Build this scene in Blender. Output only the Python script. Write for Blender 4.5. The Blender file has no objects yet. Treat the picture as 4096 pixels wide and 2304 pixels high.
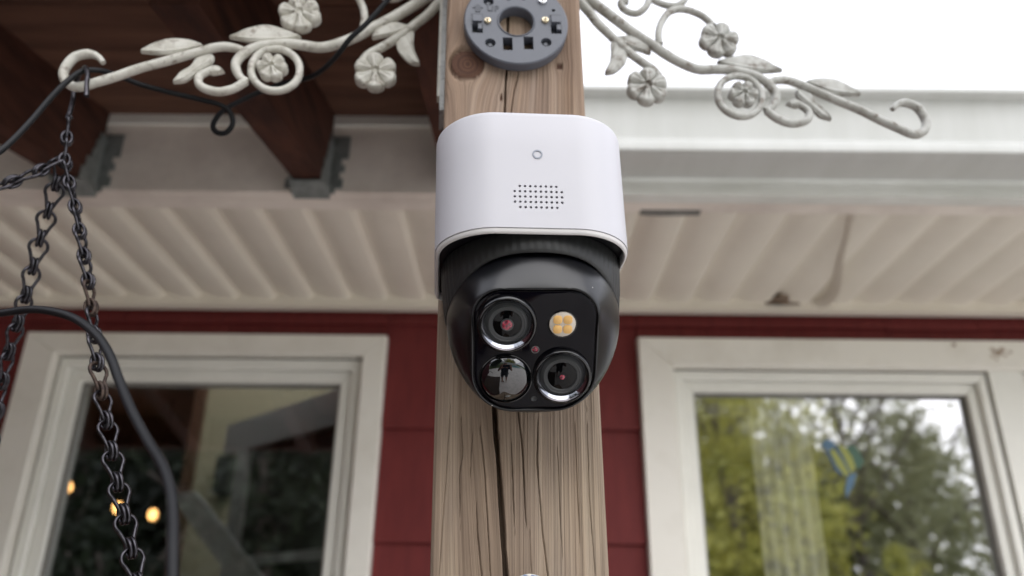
import bpy, bmesh, math, random
from mathutils import Vector, Matrix, noise as mnoise
random.seed(7)
PI = math.pi
R = math.radians
scene = bpy.context.scene
COL = scene.collection

# ---------------------------------------------------------------- camera
CAM_Z = 1.65
pitch, yaw, roll = R(22.98), R(-0.286), R(0.657)
f = Vector((math.sin(yaw)*math.cos(pitch), math.cos(yaw)*math.cos(pitch), math.sin(pitch)))
ri = Vector((math.cos(yaw), -math.sin(yaw), 0))
up = ri.cross(f)
r2 = ri*math.cos(roll) + up*math.sin(roll)
u2 = -ri*math.sin(roll) + up*math.cos(roll)
cam = bpy.data.cameras.new('camera')
cam_o = bpy.data.objects.new('camera', cam)
COL.objects.link(cam_o)
M = Matrix((r2, u2, -f)).transposed().to_4x4()
M.translation = Vector((0, 0, CAM_Z))
cam_o.matrix_world = M
cam.sensor_width = 36.0
cam.lens = 3210.0/4096.0*36.0
cam.clip_start = 0.01
cam.clip_end = 500
cam.dof.use_dof = True
cam.dof.focus_distance = 0.392
cam.dof.aperture_fstop = 6.6
scene.camera = cam_o

# ---------------------------------------------------------------- world (overcast)
SUN_ELEV, SUN_AZ = R(38), R(158)          # azimuth clockwise from +Y
world = bpy.data.worlds.new('World')
scene.world = world
world.use_nodes = True
nt = world.node_tree
nt.nodes.clear()
out = nt.nodes.new('ShaderNodeOutputWorld')
bg = nt.nodes.new('ShaderNodeBackground')
sky = nt.nodes.new('ShaderNodeTexSky')
sky.sky_type = 'NISHITA'
sky.sun_disc = False
sky.sun_elevation = SUN_ELEV
sky.sun_rotation = SUN_AZ
sky.dust_density = 6.0
hsv = nt.nodes.new('ShaderNodeHueSaturation')
hsv.inputs['Saturation'].default_value = 0.12
mix = nt.nodes.new('ShaderNodeMix')
mix.data_type = 'RGBA'
mix.inputs[0].default_value = 0.92
mix.inputs[7].default_value = (6.5, 6.65, 7.3, 1)     # even cloud deck
bg.inputs['Strength'].default_value = 0.10
nt.links.new(sky.outputs[0], hsv.inputs['Color'])
nt.links.new(hsv.outputs[0], mix.inputs[6])
nt.links.new(mix.outputs[2], bg.inputs['Color'])
nt.links.new(bg.outputs[0], out.inputs[0])

# ---------------------------------------------------------------- sun behind the cloud
sun = bpy.data.lights.new('sun', 'SUN')
sun.energy = 0.7
sun.angle = R(75)
sun.color = (1.0, 0.97, 0.93)
sun_o = bpy.data.objects.new('sun', sun)
COL.objects.link(sun_o)
sd = Vector((math.sin(SUN_AZ)*math.cos(SUN_ELEV), math.cos(SUN_AZ)*math.cos(SUN_ELEV), math.sin(SUN_ELEV)))
sun_o.rotation_euler = sd.to_track_quat('Z', 'Y').to_euler()

scene.view_settings.view_transform = 'Standard'
scene.view_settings.look = 'None'
scene.view_settings.exposure = 1.40
scene.view_settings.gamma = 1.0
scene.view_settings.use_curve_mapping = False
scene.cycles.use_denoising = True
scene.cycles.max_bounces = 10
scene.cycles.caustics_reflective = False
scene.cycles.caustics_refractive = False

# ================================================================ helpers
class MB:
    def __init__(s):
        s.v, s.f = [], []
    def add(s, vs, fs):
        o = len(s.v)
        s.v += [tuple(v) for v in vs]
        s.f += [tuple(i+o for i in q) for q in fs]
        return s
    def box(s, x0, x1, y0, y1, z0, z1):
        return s.add([(x0,y0,z0),(x1,y0,z0),(x1,y1,z0),(x0,y1,z0),(x0,y0,z1),(x1,y0,z1),(x1,y1,z1),(x0,y1,z1)],
                     [(0,3,2,1),(4,5,6,7),(0,1,5,4),(1,2,6,5),(2,3,7,6),(3,0,4,7)])
    def hexa(s, p):                                   # 8 corners like box order
        return s.add(p, [(0,3,2,1),(4,5,6,7),(0,1,5,4),(1,2,6,5),(2,3,7,6),(3,0,4,7)])
    def tube(s, path, rad, n=10, ra=None, closed=False, up=None):
        """rad: in-plane radius (or list); ra: radius along 'up' (or list)."""
        P = [Vector(p) for p in path]
        m = len(P)
        rs = rad if isinstance(rad, (list, tuple)) else [rad]*m
        ras = (ra if isinstance(ra, (list, tuple)) else [ra]*m) if ra is not None else rs
        vs = []
        prev = None
        for i in range(m):
            a = P[(i-1) % m] if (closed or i > 0) else P[i]
            b = P[(i+1) % m] if (closed or i < m-1) else P[i]
            t = (b-a)
            t = t.normalized() if t.length > 1e-9 else Vector((0,0,1))
            if up is not None:
                w = Vector(up)
            elif prev is None:
                w = Vector((0,1,0)) if abs(t.y) < .9 else Vector((1,0,0))
            else:
                w = prev
            w = (w - t*w.dot(t)).normalized()
            prev = w
            k = t.cross(w)
            for j in range(n):
                q = 2*PI*j/n
                vs.append(P[i] + k*(rs[i]*math.cos(q)) + w*(ras[i]*math.sin(q)))
        fs = []
        for i in range(m if closed else m-1):
            for j in range(n):
                a, b = i*n+j, i*n+(j+1) % n
                c, d = ((i+1) % m)*n+(j+1) % n, ((i+1) % m)*n+j
                fs.append((a, b, c, d))
        if not closed:
            fs.append(tuple(range(n))[::-1])
            fs.append(tuple((m-1)*n+j for j in range(n)))
        return s.add(vs, fs)
    def prism(s, poly, fn, t0, t1, bevel=0.0):
        """poly: 2D points; fn(x, y, t) -> 3D"""
        n = len(poly)
        cx = sum(p[0] for p in poly)/n; cy = sum(p[1] for p in poly)/n
        sh = [(cx+(p[0]-cx)*(1-bevel), cy+(p[1]-cy)*(1-bevel)) for p in poly]
        if bevel:
            tm = t0+(t1-t0)*.35
            vs = [fn(*p, t1) for p in poly]+[fn(*p, tm) for p in poly]+[fn(*p, t0) for p in sh]
            L = 3
        else:
            vs = [fn(*p, t1) for p in poly]+[fn(*p, t0) for p in poly]
            L = 2
        fs = []
        for l in range(L-1):
            for i in range(n):
                fs.append((l*n+i, l*n+(i+1) % n, (l+1)*n+(i+1) % n, (l+1)*n+i))
        fs.append(tuple(range(n))[::-1]); fs.append(tuple((L-1)*n+i for i in range(n)))
        return s.add(vs, fs)
    def loft(s, loops, cap0=True, cap1=True):
        n = len(loops[0])
        vs = [p for l in loops for p in l]
        fs = []
        for l in range(len(loops)-1):
            for i in range(n):
                fs.append((l*n+i, l*n+(i+1) % n, (l+1)*n+(i+1) % n, (l+1)*n+i))
        if cap0: fs.append(tuple(range(n))[::-1])
        if cap1: fs.append(tuple((len(loops)-1)*n+i for i in range(n)))
        return s.add(vs, fs)
    def ringloft(s, loops):
        """closed in the loft direction too (torus-like)"""
        n, m = len(loops[0]), len(loops)
        vs = [p for l in loops for p in l]
        fs = [(l*n+i, l*n+(i+1) % n, ((l+1) % m)*n+(i+1) % n, ((l+1) % m)*n+i) for l in range(m) for i in range(n)]
        return s.add(vs, fs)
    def lathe(s, prof, c, ax, n=48, cap=True):
        """prof: (r, t) along axis ax from c"""
        ax = Vector(ax).normalized(); c = Vector(c)
        e = Vector((1,0,0)) if abs(ax.x) < .9 else Vector((0,0,1))
        e1 = (e-ax*e.dot(ax)).normalized(); e2 = ax.cross(e1)
        loops = [[c+ax*t+(e1*math.cos(2*PI*j/n)+e2*math.sin(2*PI*j/n))*r for j in range(n)] for r, t in prof]
        return s.loft(loops, cap and prof[0][0] > 0, cap and prof[-1][0] > 0)
    def ico(s, c, r, sub=2, sc=(1,1,1)):
        bm = bmesh.new(); bmesh.ops.create_icosphere(bm, subdivisions=sub, radius=r)
        bm.verts.index_update()
        s.add([(c[0]+v.co.x*sc[0], c[1]+v.co.y*sc[1], c[2]+v.co.z*sc[2]) for v in bm.verts],
              [tuple(v.index for v in fc.verts) for fc in bm.faces]); bm.free(); return s

def link(name, data, parent=None):
    o = bpy.data.objects.new(name, data)
    COL.objects.link(o)
    if parent is not None: o.parent = parent
    return o

def make_mesh(name, mb, mat, smooth=True, angle=40):
    me = bpy.data.meshes.new(name)
    me.from_pydata([tuple(v) for v in mb.v], [], mb.f)
    bm = bmesh.new(); bm.from_mesh(me)
    bmesh.ops.remove_doubles(bm, verts=bm.verts, dist=1e-6)
    bmesh.ops.recalc_face_normals(bm, faces=bm.faces)
    for fc in bm.faces: fc.smooth = smooth
    if smooth:
        lim = R(angle)
        for e in bm.edges:
            if len(e.link_faces) == 2:
                if e.calc_face_angle(0) > lim: e.smooth = False
    bm.to_mesh(me); bm.free()
    if mat: me.materials.append(mat)
    return me

def part(name, mb, mat, parent, smooth=True, angle=40, world=False, label=None):
    if world:                                    # vertices given in world space
        r = parent
        while r.parent: r = r.parent
        inv = r.matrix_basis.inverted()
        mb.v = [tuple(inv @ Vector(v)) for v in mb.v]
    o = link(name, make_mesh(name, mb, mat, smooth, angle), parent)
    if label: o['label'] = label
    return o

def tag(o, label, cat, group=None):
    o['label'] = label; o['category'] = cat
    if group: o['group'] = group
    return o

def thing(name, label, cat, loc=(0,0,0), rot=(0,0,0), group=None):
    o = link(name, None)
    o.location = loc; o.rotation_euler = rot
    o.empty_display_size = 0.02
    return tag(o, label, cat, group)

def solo(name, mb, mat, label, cat, group=None, smooth=True, origin=(0,0,0), angle=40):
    ov = Vector(origin)
    mb.v = [tuple(Vector(v)-ov) for v in mb.v]
    o = link(name, make_mesh(name, mb, mat, smooth, angle))
    o.location = origin
    return tag(o, label, cat, group)

def struct(name, mb, mat, smooth=False):
    o = link(name, make_mesh(name, mb, mat, smooth))
    o['kind'] = 'structure'
    return o

def smooth_path(pts, n=4):
    """Catmull-Rom"""
    P = [Vector(p) for p in pts]
    if len(P[0]) == 2: P = [Vector((p[0], p[1], 0)) for p in P]
    res = []
    for i in range(len(P)-1):
        p0 = P[max(i-1, 0)]; p1 = P[i]; p2 = P[i+1]; p3 = P[min(i+2, len(P)-1)]
        for k in range(n):
            t = k/n
            res.append(0.5*((2*p1)+(p2-p0)*t+(2*p0-5*p1+4*p2-p3)*t*t+(3*p1-p0-3*p2+p3)*t**3))
    res.append(P[-1])
    return res

# ---------------------------------------------------------------- materials
def mat_new(name):
    m = bpy.data.materials.new(name); m.use_nodes = True
    n = m.node_tree
    return m, n, n.nodes['Principled BSDF']

def mk(name, col, rough=.5, metal=0, spec=.5, var=0.0, scale=20, col2=None, bump=0.0, bscale=None, bdist=.001,
       stretch=(1,1,1), emis=None, estr=0, coat=0, detail=5, lo=.35, hi=.65, rvar=0.0, trans=0, sheen=0, fine=0):
    m, n, b = mat_new(name)
    b.inputs['Base Color'].default_value = (*col, 1)
    b.inputs['Roughness'].default_value = rough
    b.inputs['Metallic'].default_value = metal
    b.inputs['Specular IOR Level'].default_value = spec
    if coat: b.inputs['Coat Weight'].default_value = coat; b.inputs['Coat Roughness'].default_value = .03
    if emis: b.inputs['Emission Color'].default_value = (*emis, 1); b.inputs['Emission Strength'].default_value = estr
    tc = mp = None
    if var or col2 or bump or rvar:
        tc = n.nodes.new('ShaderNodeTexCoord'); mp = n.nodes.new('ShaderNodeMapping')
        mp.inputs['Scale'].default_value = stretch
        n.links.new(tc.outputs['Object'], mp.inputs[0])
    if var or col2:
        tx = n.nodes.new('ShaderNodeTexNoise'); tx.inputs['Scale'].default_value = scale
        tx.inputs['Detail'].default_value = detail; tx.inputs['Roughness'].default_value = .62
        n.links.new(mp.outputs[0], tx.inputs[0])
        cr = n.nodes.new('ShaderNodeValToRGB')
        cr.color_ramp.elements[0].position = lo; cr.color_ramp.elements[1].position = hi
        c2 = col2 if col2 else tuple(c*(1-var) for c in col)
        c1 = col if col2 else tuple(min(1, c*(1+var*.5)) for c in col)
        cr.color_ramp.elements[0].color = (*c2, 1); cr.color_ramp.elements[1].color = (*c1, 1)
        n.links.new(tx.outputs[0], cr.inputs[0]); n.links.new(cr.outputs[0], b.inputs['Base Color'])
        if rvar:
            mr = n.nodes.new('ShaderNodeMapRange')
            mr.inputs[3].default_value = rough-rvar; mr.inputs[4].default_value = rough+rvar
            n.links.new(tx.outputs[0], mr.inputs[0]); n.links.new(mr.outputs[0], b.inputs['Roughness'])
    if bump:
        t2 = n.nodes.new('ShaderNodeTexNoise'); t2.inputs['Scale'].default_value = bscale or scale*3
        t2.inputs['Detail'].default_value = 6
        n.links.new(mp.outputs[0], t2.inputs[0])
        bp = n.nodes.new('ShaderNodeBump'); bp.inputs['Strength'].default_value = bump; bp.inputs['Distance'].default_value = bdist
        n.links.new(t2.outputs[0], bp.inputs['Height']); n.links.new(bp.outputs[0], b.inputs['Normal'])
    return m

M_white = mk('white_plastic', (.53,.523,.555), rough=.42, var=.012, scale=30, bump=.02, bscale=900, bdist=.0001)
M_rim = mk('offwhite_plastic', (.66,.64,.63), rough=.4)
M_status = mk('status_grey', (.26,.28,.33), rough=.4)
M_hole = mk('hole_grey', (.10,.10,.11), rough=.6)
M_base = mk('black_recess', (.0035,.0035,.005), rough=.5, spec=.3)
M_ring = mk('black_rubber', (.021,.0215,.0215), rough=.5, var=.2, scale=60, bump=.1, bscale=500, bdist=.0002)
M_shell = mk('black_satin_plastic', (.0032,.0034,.0050), rough=.30, spec=.55, bump=.12, bscale=1400, bdist=.00012, var=.12, scale=200)
def add_dust(m, scale, thr):
    n = m.node_tree; b = n.nodes['Principled BSDF']
    tc = n.nodes.new('ShaderNodeTexCoord'); v = n.nodes.new('ShaderNodeTexVoronoi'); v.inputs['Scale'].default_value = scale
    n.links.new(tc.outputs['Object'], v.inputs[0])
    w = n.nodes.new('ShaderNodeTexWhiteNoise'); n.links.new(v.outputs['Position'], w.inputs[0])
    a = n.nodes.new('ShaderNodeMath'); a.operation = 'LESS_THAN'; a.inputs[1].default_value = .10; n.links.new(v.outputs['Distance'], a.inputs[0])
    c = n.nodes.new('ShaderNodeMath'); c.operation = 'LESS_THAN'; c.inputs[1].default_value = thr; n.links.new(w.outputs['Value'], c.inputs[0])
    d = n.nodes.new('ShaderNodeMath'); d.operation = 'MULTIPLY'; n.links.new(a.outputs[0], d.inputs[0]); n.links.new(c.outputs[0], d.inputs[1])
    mx = n.nodes.new('ShaderNodeMix'); mx.data_type = 'RGBA'; n.links.new(d.outputs[0], mx.inputs[0]); mx.inputs[7].default_value = (.55,.53,.5,1)
    src = b.inputs['Base Color'].links
    if src: n.links.new(src[0].from_socket, mx.inputs[6])
    else: mx.inputs[6].default_value = b.inputs['Base Color'].default_value
    n.links.new(mx.outputs[2], b.inputs['Base Color'])
add_dust(M_shell, 260, .05); add_dust(M_ring, 260, .04)
M_panel = mk('black_glass', (.0022,.0018,.004), rough=.03, spec=.16)
M_gloss = mk('black_gloss', (.004,.004,.005), rough=.08, spec=.6)
M_barrel = mk('barrel_grey', (.035,.038,.040), rough=.40)
M_chrome = mk('chrome', (.34,.35,.38), rough=.10, metal=1)
M_dchrome = mk('dark_chrome', (.13,.12,.125), rough=.12, metal=1)
M_pink = mk('pink_coating', (.42,.035,.07), rough=.15, spec=.8, col2=(.06,.02,.03), scale=900, lo=.4, hi=.6)
M_lensblack = mk('lens_glass', (.0015,.0015,.002), rough=.02, spec=.22)
M_pir = mk('sensor_lens', (.0015,.002,.003), rough=.012, spec=.75)
M_pir.node_tree.nodes['Principled BSDF'].inputs['IOR'].default_value = 1.75
M_led = mk('led_yellow', (.86,.52,.18), rough=.5)
M_ledglass = mk('led_lens', (.66,.60,.52), rough=.25)
M_plate = mk('grey_plastic', (.098,.106,.128), rough=.45, var=.06, scale=80, bump=.04, bscale=900, bdist=.0001)
M_brass = mk('brass_screw', (.80,.68,.48), rough=.28, metal=1, var=.3, scale=600)
M_steel = mk('steel_screw', (.72,.73,.76), rough=.3, metal=1, var=.25, scale=500)
M_dark = mk('dark_hole', (.012,.011,.011), rough=.8)
M_darkgrey = mk('dark_print', (.055,.06,.075), rough=.5)
M_chain = mk('blackened_steel', (.070,.067,.075), rough=.34, metal=1, var=.45, scale=260, col2=None, bump=.2, bscale=900, bdist=.0003)
M_rust = mk('rusty_steel', (.10,.07,.055), rough=.6, metal=.6, col2=(.03,.02,.018), scale=400, bump=.3, bscale=900, bdist=.0003)
M_cable = mk('black_cable', (.006,.0062,.0075), rough=.5, spec=.28, bump=.05, bscale=400, bdist=.0003)
M_rafter = mk('stained_rafter', (.088,.035,.023), rough=.7, spec=.2, col2=(.036,.015,.011), scale=9, stretch=(6,1,6), bump=.3, bscale=60, bdist=.001)
M_sheath = mk('stained_board', (.165,.083,.054), rough=.75, spec=.2, col2=(.082,.041,.029), scale=5, stretch=(1,9,9), bump=.3, bscale=60, bdist=.001, lo=.3, hi=.7)
M_galv = mk('galvanized', (.25,.27,.26), rough=.5, metal=.3, var=.3, scale=60)
M_fascia = mk('beige_fascia', (.84,.77,.69), rough=.6, col2=(.62,.55,.49), scale=7, lo=.3, hi=.6, bump=.1, bscale=20, bdist=.004)
M_fascia2 = mk('greenish_aluminium', (.80,.80,.755), rough=.45, col2=(.68,.68,.63), scale=9, stretch=(1,1,3))
M_gutter = mk('white_gutter', (.56,.565,.54), rough=.35, col2=(.51,.515,.485), stretch=(5,1,.7), scale=5, lo=.3, hi=.6)
M_soffit = mk('beige_soffit', (.80,.745,.645), rough=.42, col2=(.73,.675,.58), scale=5, lo=.3, hi=.65)
M_stain = mk('brown_stain', (.12,.075,.045), rough=.7, col2=(.25,.19,.14), scale=40)
M_fleck = mk('pale_dirt', (.46,.38,.30), rough=.7, col2=(.30,.22,.16), scale=120)
M_red = mk('red_shingle', (.165,.026,.025), rough=.65, spec=.3, col2=(.130,.020,.020), scale=14, stretch=(6,1,1), bump=.25, bscale=120, bdist=.001)
M_sheathing = mk('red_sheathing', (.06,.010,.011), rough=.8, var=.2, scale=10)
M_casing = mk('white_trim', (.84,.81,.74), rough=.5, col2=(.75,.715,.64), scale=12, lo=.25, hi=.55, bump=.08, bscale=90, bdist=.001)
M_vinyl = mk('white_vinyl', (.84,.83,.77), rough=.38, var=.05, scale=10)
M_gasket = mk('dark_gasket', (.22,.21,.19), rough=.6)
M_gap = mk('grey_gap', (.19,.185,.17), rough=.7, var=.3, scale=30)
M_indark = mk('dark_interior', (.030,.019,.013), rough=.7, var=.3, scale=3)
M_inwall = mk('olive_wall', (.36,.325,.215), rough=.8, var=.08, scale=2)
M_inceil = mk('ceiling_paint', (.45,.42,.36), rough=.8, var=.05, scale=2)
M_infloor = mk('room_floor', (.16,.10,.06), rough=.6, var=.2, scale=5, stretch=(1,8,1))
M_intrim = mk('interior_trim', (.55,.54,.51), rough=.6, var=.05, scale=5)
M_curtain = mk('sheer_curtain', (.86,.84,.76), rough=.85, var=.1, scale=30, stretch=(6,1,.3))
M_bulb = mk('lit_bulb', (.9,.6,.3), emis=(1.0,.50,.16), estr=2.6)
M_blue = mk('sticker_blue', (.08,.16,.25), rough=.4)
M_navy = mk('sticker_navy', (.05,.10,.16), rough=.4)
M_yel = mk('sticker_yellow', (.30,.32,.07), rough=.4)
M_grn = mk('sticker_green', (.05,.12,.08), rough=.4)
M_bark = mk('bark', (.20,.17,.14), rough=.9, var=.4, scale=12, stretch=(4,4,.6), bump=.6, bscale=20, bdist=.02)
M_mulch = mk('mulch', (.075,.055,.042), rough=.95, var=.5, scale=14, bump=.6, bscale=40, bdist=.02)
M_patio = mk('patio_concrete', (.78,.75,.71), rough=.85, var=.15, scale=3, bump=.2, bscale=60, bdist=.003)
M_grass = mk('lawn', (.09,.13,.035), rough=.9, col2=(.05,.08,.02), scale=6)
M_poolcover = mk('pool_cover', (.08,.26,.26), rough=.55, var=.25, scale=2)
M_coping = mk('pool_coping', (.60,.58,.55), rough=.8, var=.1, scale=4)
M_fence = mk('white_fence', (.62,.62,.60), rough=.6, var=.1, scale=3)

def leafmat(name, c, c2):
    m, n, b = mat_new(name)
    oi = n.nodes.new('ShaderNodeTexCoord'); tx = n.nodes.new('ShaderNodeTexNoise')
    tx.inputs['Scale'].default_value = 1.7; tx.inputs['Detail'].default_value = 5
    n.links.new(oi.outputs['Object'], tx.inputs[0])
    cr = n.nodes.new('ShaderNodeValToRGB')
    cr.color_ramp.elements[0].position = .38; cr.color_ramp.elements[1].position = .62
    cr.color_ramp.elements[0].color = (*c2, 1); cr.color_ramp.elements[1].color = (*c, 1)
    n.links.new(tx.outputs[0], cr.inputs[0]); n.links.new(cr.outputs[0], b.inputs['Base Color'])
    b.inputs['Roughness'].default_value = .6
    tr = n.nodes.new('ShaderNodeBsdfTranslucent'); n.links.new(cr.outputs[0], tr.inputs[0])
    mx = n.nodes.new('ShaderNodeMixShader'); mx.inputs[0].default_value = .4
    o = n.nodes['Material Output']
    n.links.new(b.outputs[0], mx.inputs[1]); n.links.new(tr.outputs[0], mx.inputs[2]); n.links.new(mx.outputs[0], o.inputs[0])
    return m
M_leafy = leafmat('spring_leaves', (.74,.70,.20), (.46,.46,.13))
M_leafd = leafmat('dark_leaves', (.038,.055,.026), (.018,.026,.015))
M_leafm = leafmat('grey_green_leaves', (.58,.58,.36), (.36,.37,.22))

# window glass: coated panes, strong mirror image plus the room behind
def glassmat(name, refl):
    m, n, b = mat_new(name)
    n.nodes.remove(b)
    g = n.nodes.new('ShaderNodeBsdfGlossy'); g.inputs['Roughness'].default_value = 0.02
    g.inputs['Color'].default_value = (.97,.97,1,1)
    t = n.nodes.new('ShaderNodeBsdfTransparent'); t.inputs[0].default_value = (.97,.98,.97,1)
    mx = n.nodes.new('ShaderNodeMixShader')
    mx.inputs[0].default_value = refl; n.links.new(t.outputs[0], mx.inputs[1]); n.links.new(g.outputs[0], mx.inputs[2])
    n.links.new(mx.outputs[0], n.nodes['Material Output'].inputs[0])
    return m
M_glass = glassmat('window_glass', .30)
M_clear = glassmat('clear_glass', .05)

# weathered post: grain follows a per-vertex grain coordinate bent round the knots
def woodmat():
    m, n, b = mat_new('weathered_wood')
    N = n.nodes.new; L = n.links.new
    at = N('ShaderNodeAttribute'); at.attribute_name = 'grain'
    ak = N('ShaderNodeAttribute'); ak.attribute_name = 'knot'
    aw = N('ShaderNodeAttribute'); aw.attribute_name = 'fresh'
    tc = N('ShaderNodeTexCoord'); sx = N('ShaderNodeSeparateXYZ'); L(tc.outputs['Object'], sx.inputs[0])
    def noise(sg, sz, scale, det=4):
        a = N('ShaderNodeMath'); a.operation = 'MULTIPLY'; a.inputs[1].default_value = sg; L(at.outputs['Fac'], a.inputs[0])
        c = N('ShaderNodeMath'); c.operation = 'MULTIPLY'; c.inputs[1].default_value = sz; L(sx.outputs['Z'], c.inputs[0])
        d = N('ShaderNodeMath'); d.operation = 'MULTIPLY'; d.inputs[1].default_value = sg*.6; L(sx.outputs['Y'], d.inputs[0])
        cm = N('ShaderNodeCombineXYZ'); L(a.outputs[0], cm.inputs[0]); L(d.outputs[0], cm.inputs[1]); L(c.outputs[0], cm.inputs[2])
        t = N('ShaderNodeTexNoise'); t.inputs['Scale'].default_value = scale; t.inputs['Detail'].default_value = det
        t.inputs['Roughness'].default_value = .65
        L(cm.outputs[0], t.inputs[0]); return t.outputs[0]
    def ramp(src, stops):
        cr = N('ShaderNodeValToRGB'); e = cr.color_ramp.elements
        while len(e) < len(stops): e.new(.5)
        for k, (p, c) in enumerate(stops): e[k].position = p; e[k].color = (*c, 1)
        L(src, cr.inputs[0]); return cr.outputs[0]
    def mixc(fac, a, b_, mode='MIX'):
        x = N('ShaderNodeMix'); x.data_type = 'RGBA'; x.blend_type = mode
        if isinstance(fac, float): x.inputs[0].default_value = fac
        else: L(fac, x.inputs[0])
        for s, v in ((6, a), (7, b_)):
            if isinstance(v, tuple): x.inputs[s].default_value = (*v, 1)
            else: L(v, x.inputs[s])
        return x.outputs[2]
    broad = noise(60, 1.6, 1.0, 3)
    fine = noise(480, 2.2, 1.0, 5)
    hair = noise(1500, 9, 1.0, 3)
    blot = noise(25, 9, 1.0, 3)
    base = ramp(broad, [(.28,(.165,.118,.085)), (.46,(.255,.196,.147)), (.60,(.325,.262,.20)), (.75,(.40,.335,.265))])
    fr = ramp(broad, [(.30,(.20,.135,.095)), (.48,(.29,.213,.16)), (.66,(.38,.305,.245))])
    base = mixc(aw.outputs['Fac'], base, fr)
    fr2 = ramp(fine, [(.26,(.50,.47,.45)), (.42,(.86,.84,.82)), (.62,(1.14,1.12,1.09))])
    base = mixc(.85, base, fr2, 'MULTIPLY')
    h2 = ramp(hair, [(.32,(.52,.50,.49)), (.48,(1,1,1)), (.7,(1.08,1.06,1.03))])
    base = mixc(.7, base, h2, 'MULTIPLY')
    bl = ramp(blot, [(.40,(.86,.84,.86)), (.6,(1.04,1.02,.98))])
    base = mixc(.7, base, bl, 'MULTIPLY')
    base = mixc(ramp(blot, [(.62,(0,0,0)), (.75,(.3,.3,.3))]), base, (.44,.34,.22))
    kn = ramp(fine, [(.3,(.04,.02,.014)), (.5,(.095,.045,.028)), (.7,(.17,.085,.048))])
    base = mixc(ak.outputs['Fac'], base, kn)
    L(base, b.inputs['Base Color'])
    b.inputs['Roughness'].default_value = .78; b.inputs['Specular IOR Level'].default_value = .25
    ad = N('ShaderNodeMath'); ad.operation = 'ADD'; L(fine, ad.inputs[0]); L(hair, ad.inputs[1])
    bp = N('ShaderNodeBump'); bp.inputs['Strength'].default_value = .55; bp.inputs['Distance'].default_value = .0011
    L(ad.outputs[0], bp.inputs['Height']); L(bp.outputs[0], b.inputs['Normal'])
    return m
M_wood = woodmat()

def ironmat(name, paint, grime, edge, amt):
    m, n, b = mat_new(name)
    N = n.nodes.new; L = n.links.new
    tc = N('ShaderNodeTexCoord')
    def ramp(scale, stops, det=6):
        t = N('ShaderNodeTexNoise'); t.inputs['Scale'].default_value = scale; t.inputs['Detail'].default_value = det
        t.inputs['Roughness'].default_value = .7
        L(tc.outputs['Object'], t.inputs[0])
        cr = N('ShaderNodeValToRGB'); e = cr.color_ramp.elements
        while len(e) < len(stops): e.new(.5)
        for k, (p, c) in enumerate(stops): e[k].position = p; e[k].color = (*c, 1)
        L(t.outputs[0], cr.inputs[0]); return cr.outputs[0], t.outputs[0]
    a, ra = ramp(70, [(.35, grime), (.55, paint)])
    g, rg = ramp(150, [(.58-amt, (0,0,0)), (.70-amt*.6, (.9,.9,.9))])
    x = N('ShaderNodeMix'); x.data_type = 'RGBA'; L(g, x.inputs[0]); L(a, x.inputs[6]); x.inputs[7].default_value = (*edge, 1)
    L(x.outputs[2], b.inputs['Base Color'])
    b.inputs['Roughness'].default_value = .5
    bp = N('ShaderNodeBump'); bp.inputs['Strength'].default_value = .35; bp.inputs['Distance'].default_value = .0006
    L(rg, bp.inputs['Height']); L(bp.outputs[0], b.inputs['Normal'])
    return m
M_ironL = ironmat('white_painted_iron', (.60,.585,.525), (.45,.43,.37), (.17,.13,.095), .03)
M_ironR = ironmat('weathered_painted_iron', (.43,.43,.40), (.30,.295,.265), (.10,.07,.045), .06)
M_strip = ironmat('flaking_iron_strip', (.46,.47,.46), (.30,.30,.29), (.10,.10,.10), .04)

# ================================================================ large structure
WALL = 1.308
SOF_Z, SOF_Y = 2.165, .95

struct('lawn', MB().add([(-150,-150,0),(150,-150,0),(150,150,0),(-150,150,0)], [(0,1,2,3)]), M_grass)
struct('patio', MB().box(-.25,13,-3.4,1.3,.0,.03), M_patio)
struct('bounce_paving', MB().box(-7,-.2505,-3.4,-.9,.0,.03), M_patio)  # pale slab added to bounce light onto fascia, wall and casings
struct('planting_bed', MB().box(-7,-.254,-.896,1.3,.0,.02), M_mulch)

house = thing('house', 'dark red shingled house with beige soffit and two white windows', 'house', (0, WALL, 0))

# --- shingles
OPEN = [(-.829, -.218, 2.106), (.208, 1.62, 2.107)]
courses = [2.162, 2.130, 1.950, 1.771, 1.592, 1.413, 1.234, 1.055, .876, .70, .52, .34]
rng = random.Random(3)
for ci in range(len(courses)-1):
    z1, z0 = courses[ci], courses[ci+1]
    xs = [-2.4]
    while xs[-1] < 2.4: xs.append(xs[-1]+rng.uniform(.14,.27))
    for e in (-.829,-.218,.208,1.62):
        xs = [x for x in xs if abs(x-e) > .035]+[e]
    xs.sort()
    for a, b in zip(xs[:-1], xs[1:]):
        m_ = (a+b)/2; lo = z0
        for o0, o1, ot in OPEN:
            if o0 < m_ < o1: lo = max(z0, ot)
        if lo >= z1-.004: continue
        if z1 < 1.0 and ((-.829 < m_ < -.218) or (.208 < m_ < 1.62)): continue
        t0 = .011+rng.uniform(-.0008,.0014)
        g = .0006
        dz = rng.uniform(-.0012,.0012) if lo == z0 else 0
        tp = z1+.008 if z1 < 2.15 else z1
        mb = MB().hexa([(a+g,WALL-t0,lo+dz),(b-g,WALL-t0,lo+dz),(b-g,WALL,lo+dz),(a+g,WALL,lo+dz),
                        (a+g,WALL-.003,tp),(b-g,WALL-.003,tp),(b-g,WALL,tp),(a+g,WALL,tp)])
        part('shingle', mb, M_red, house, smooth=False, world=True)
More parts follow.
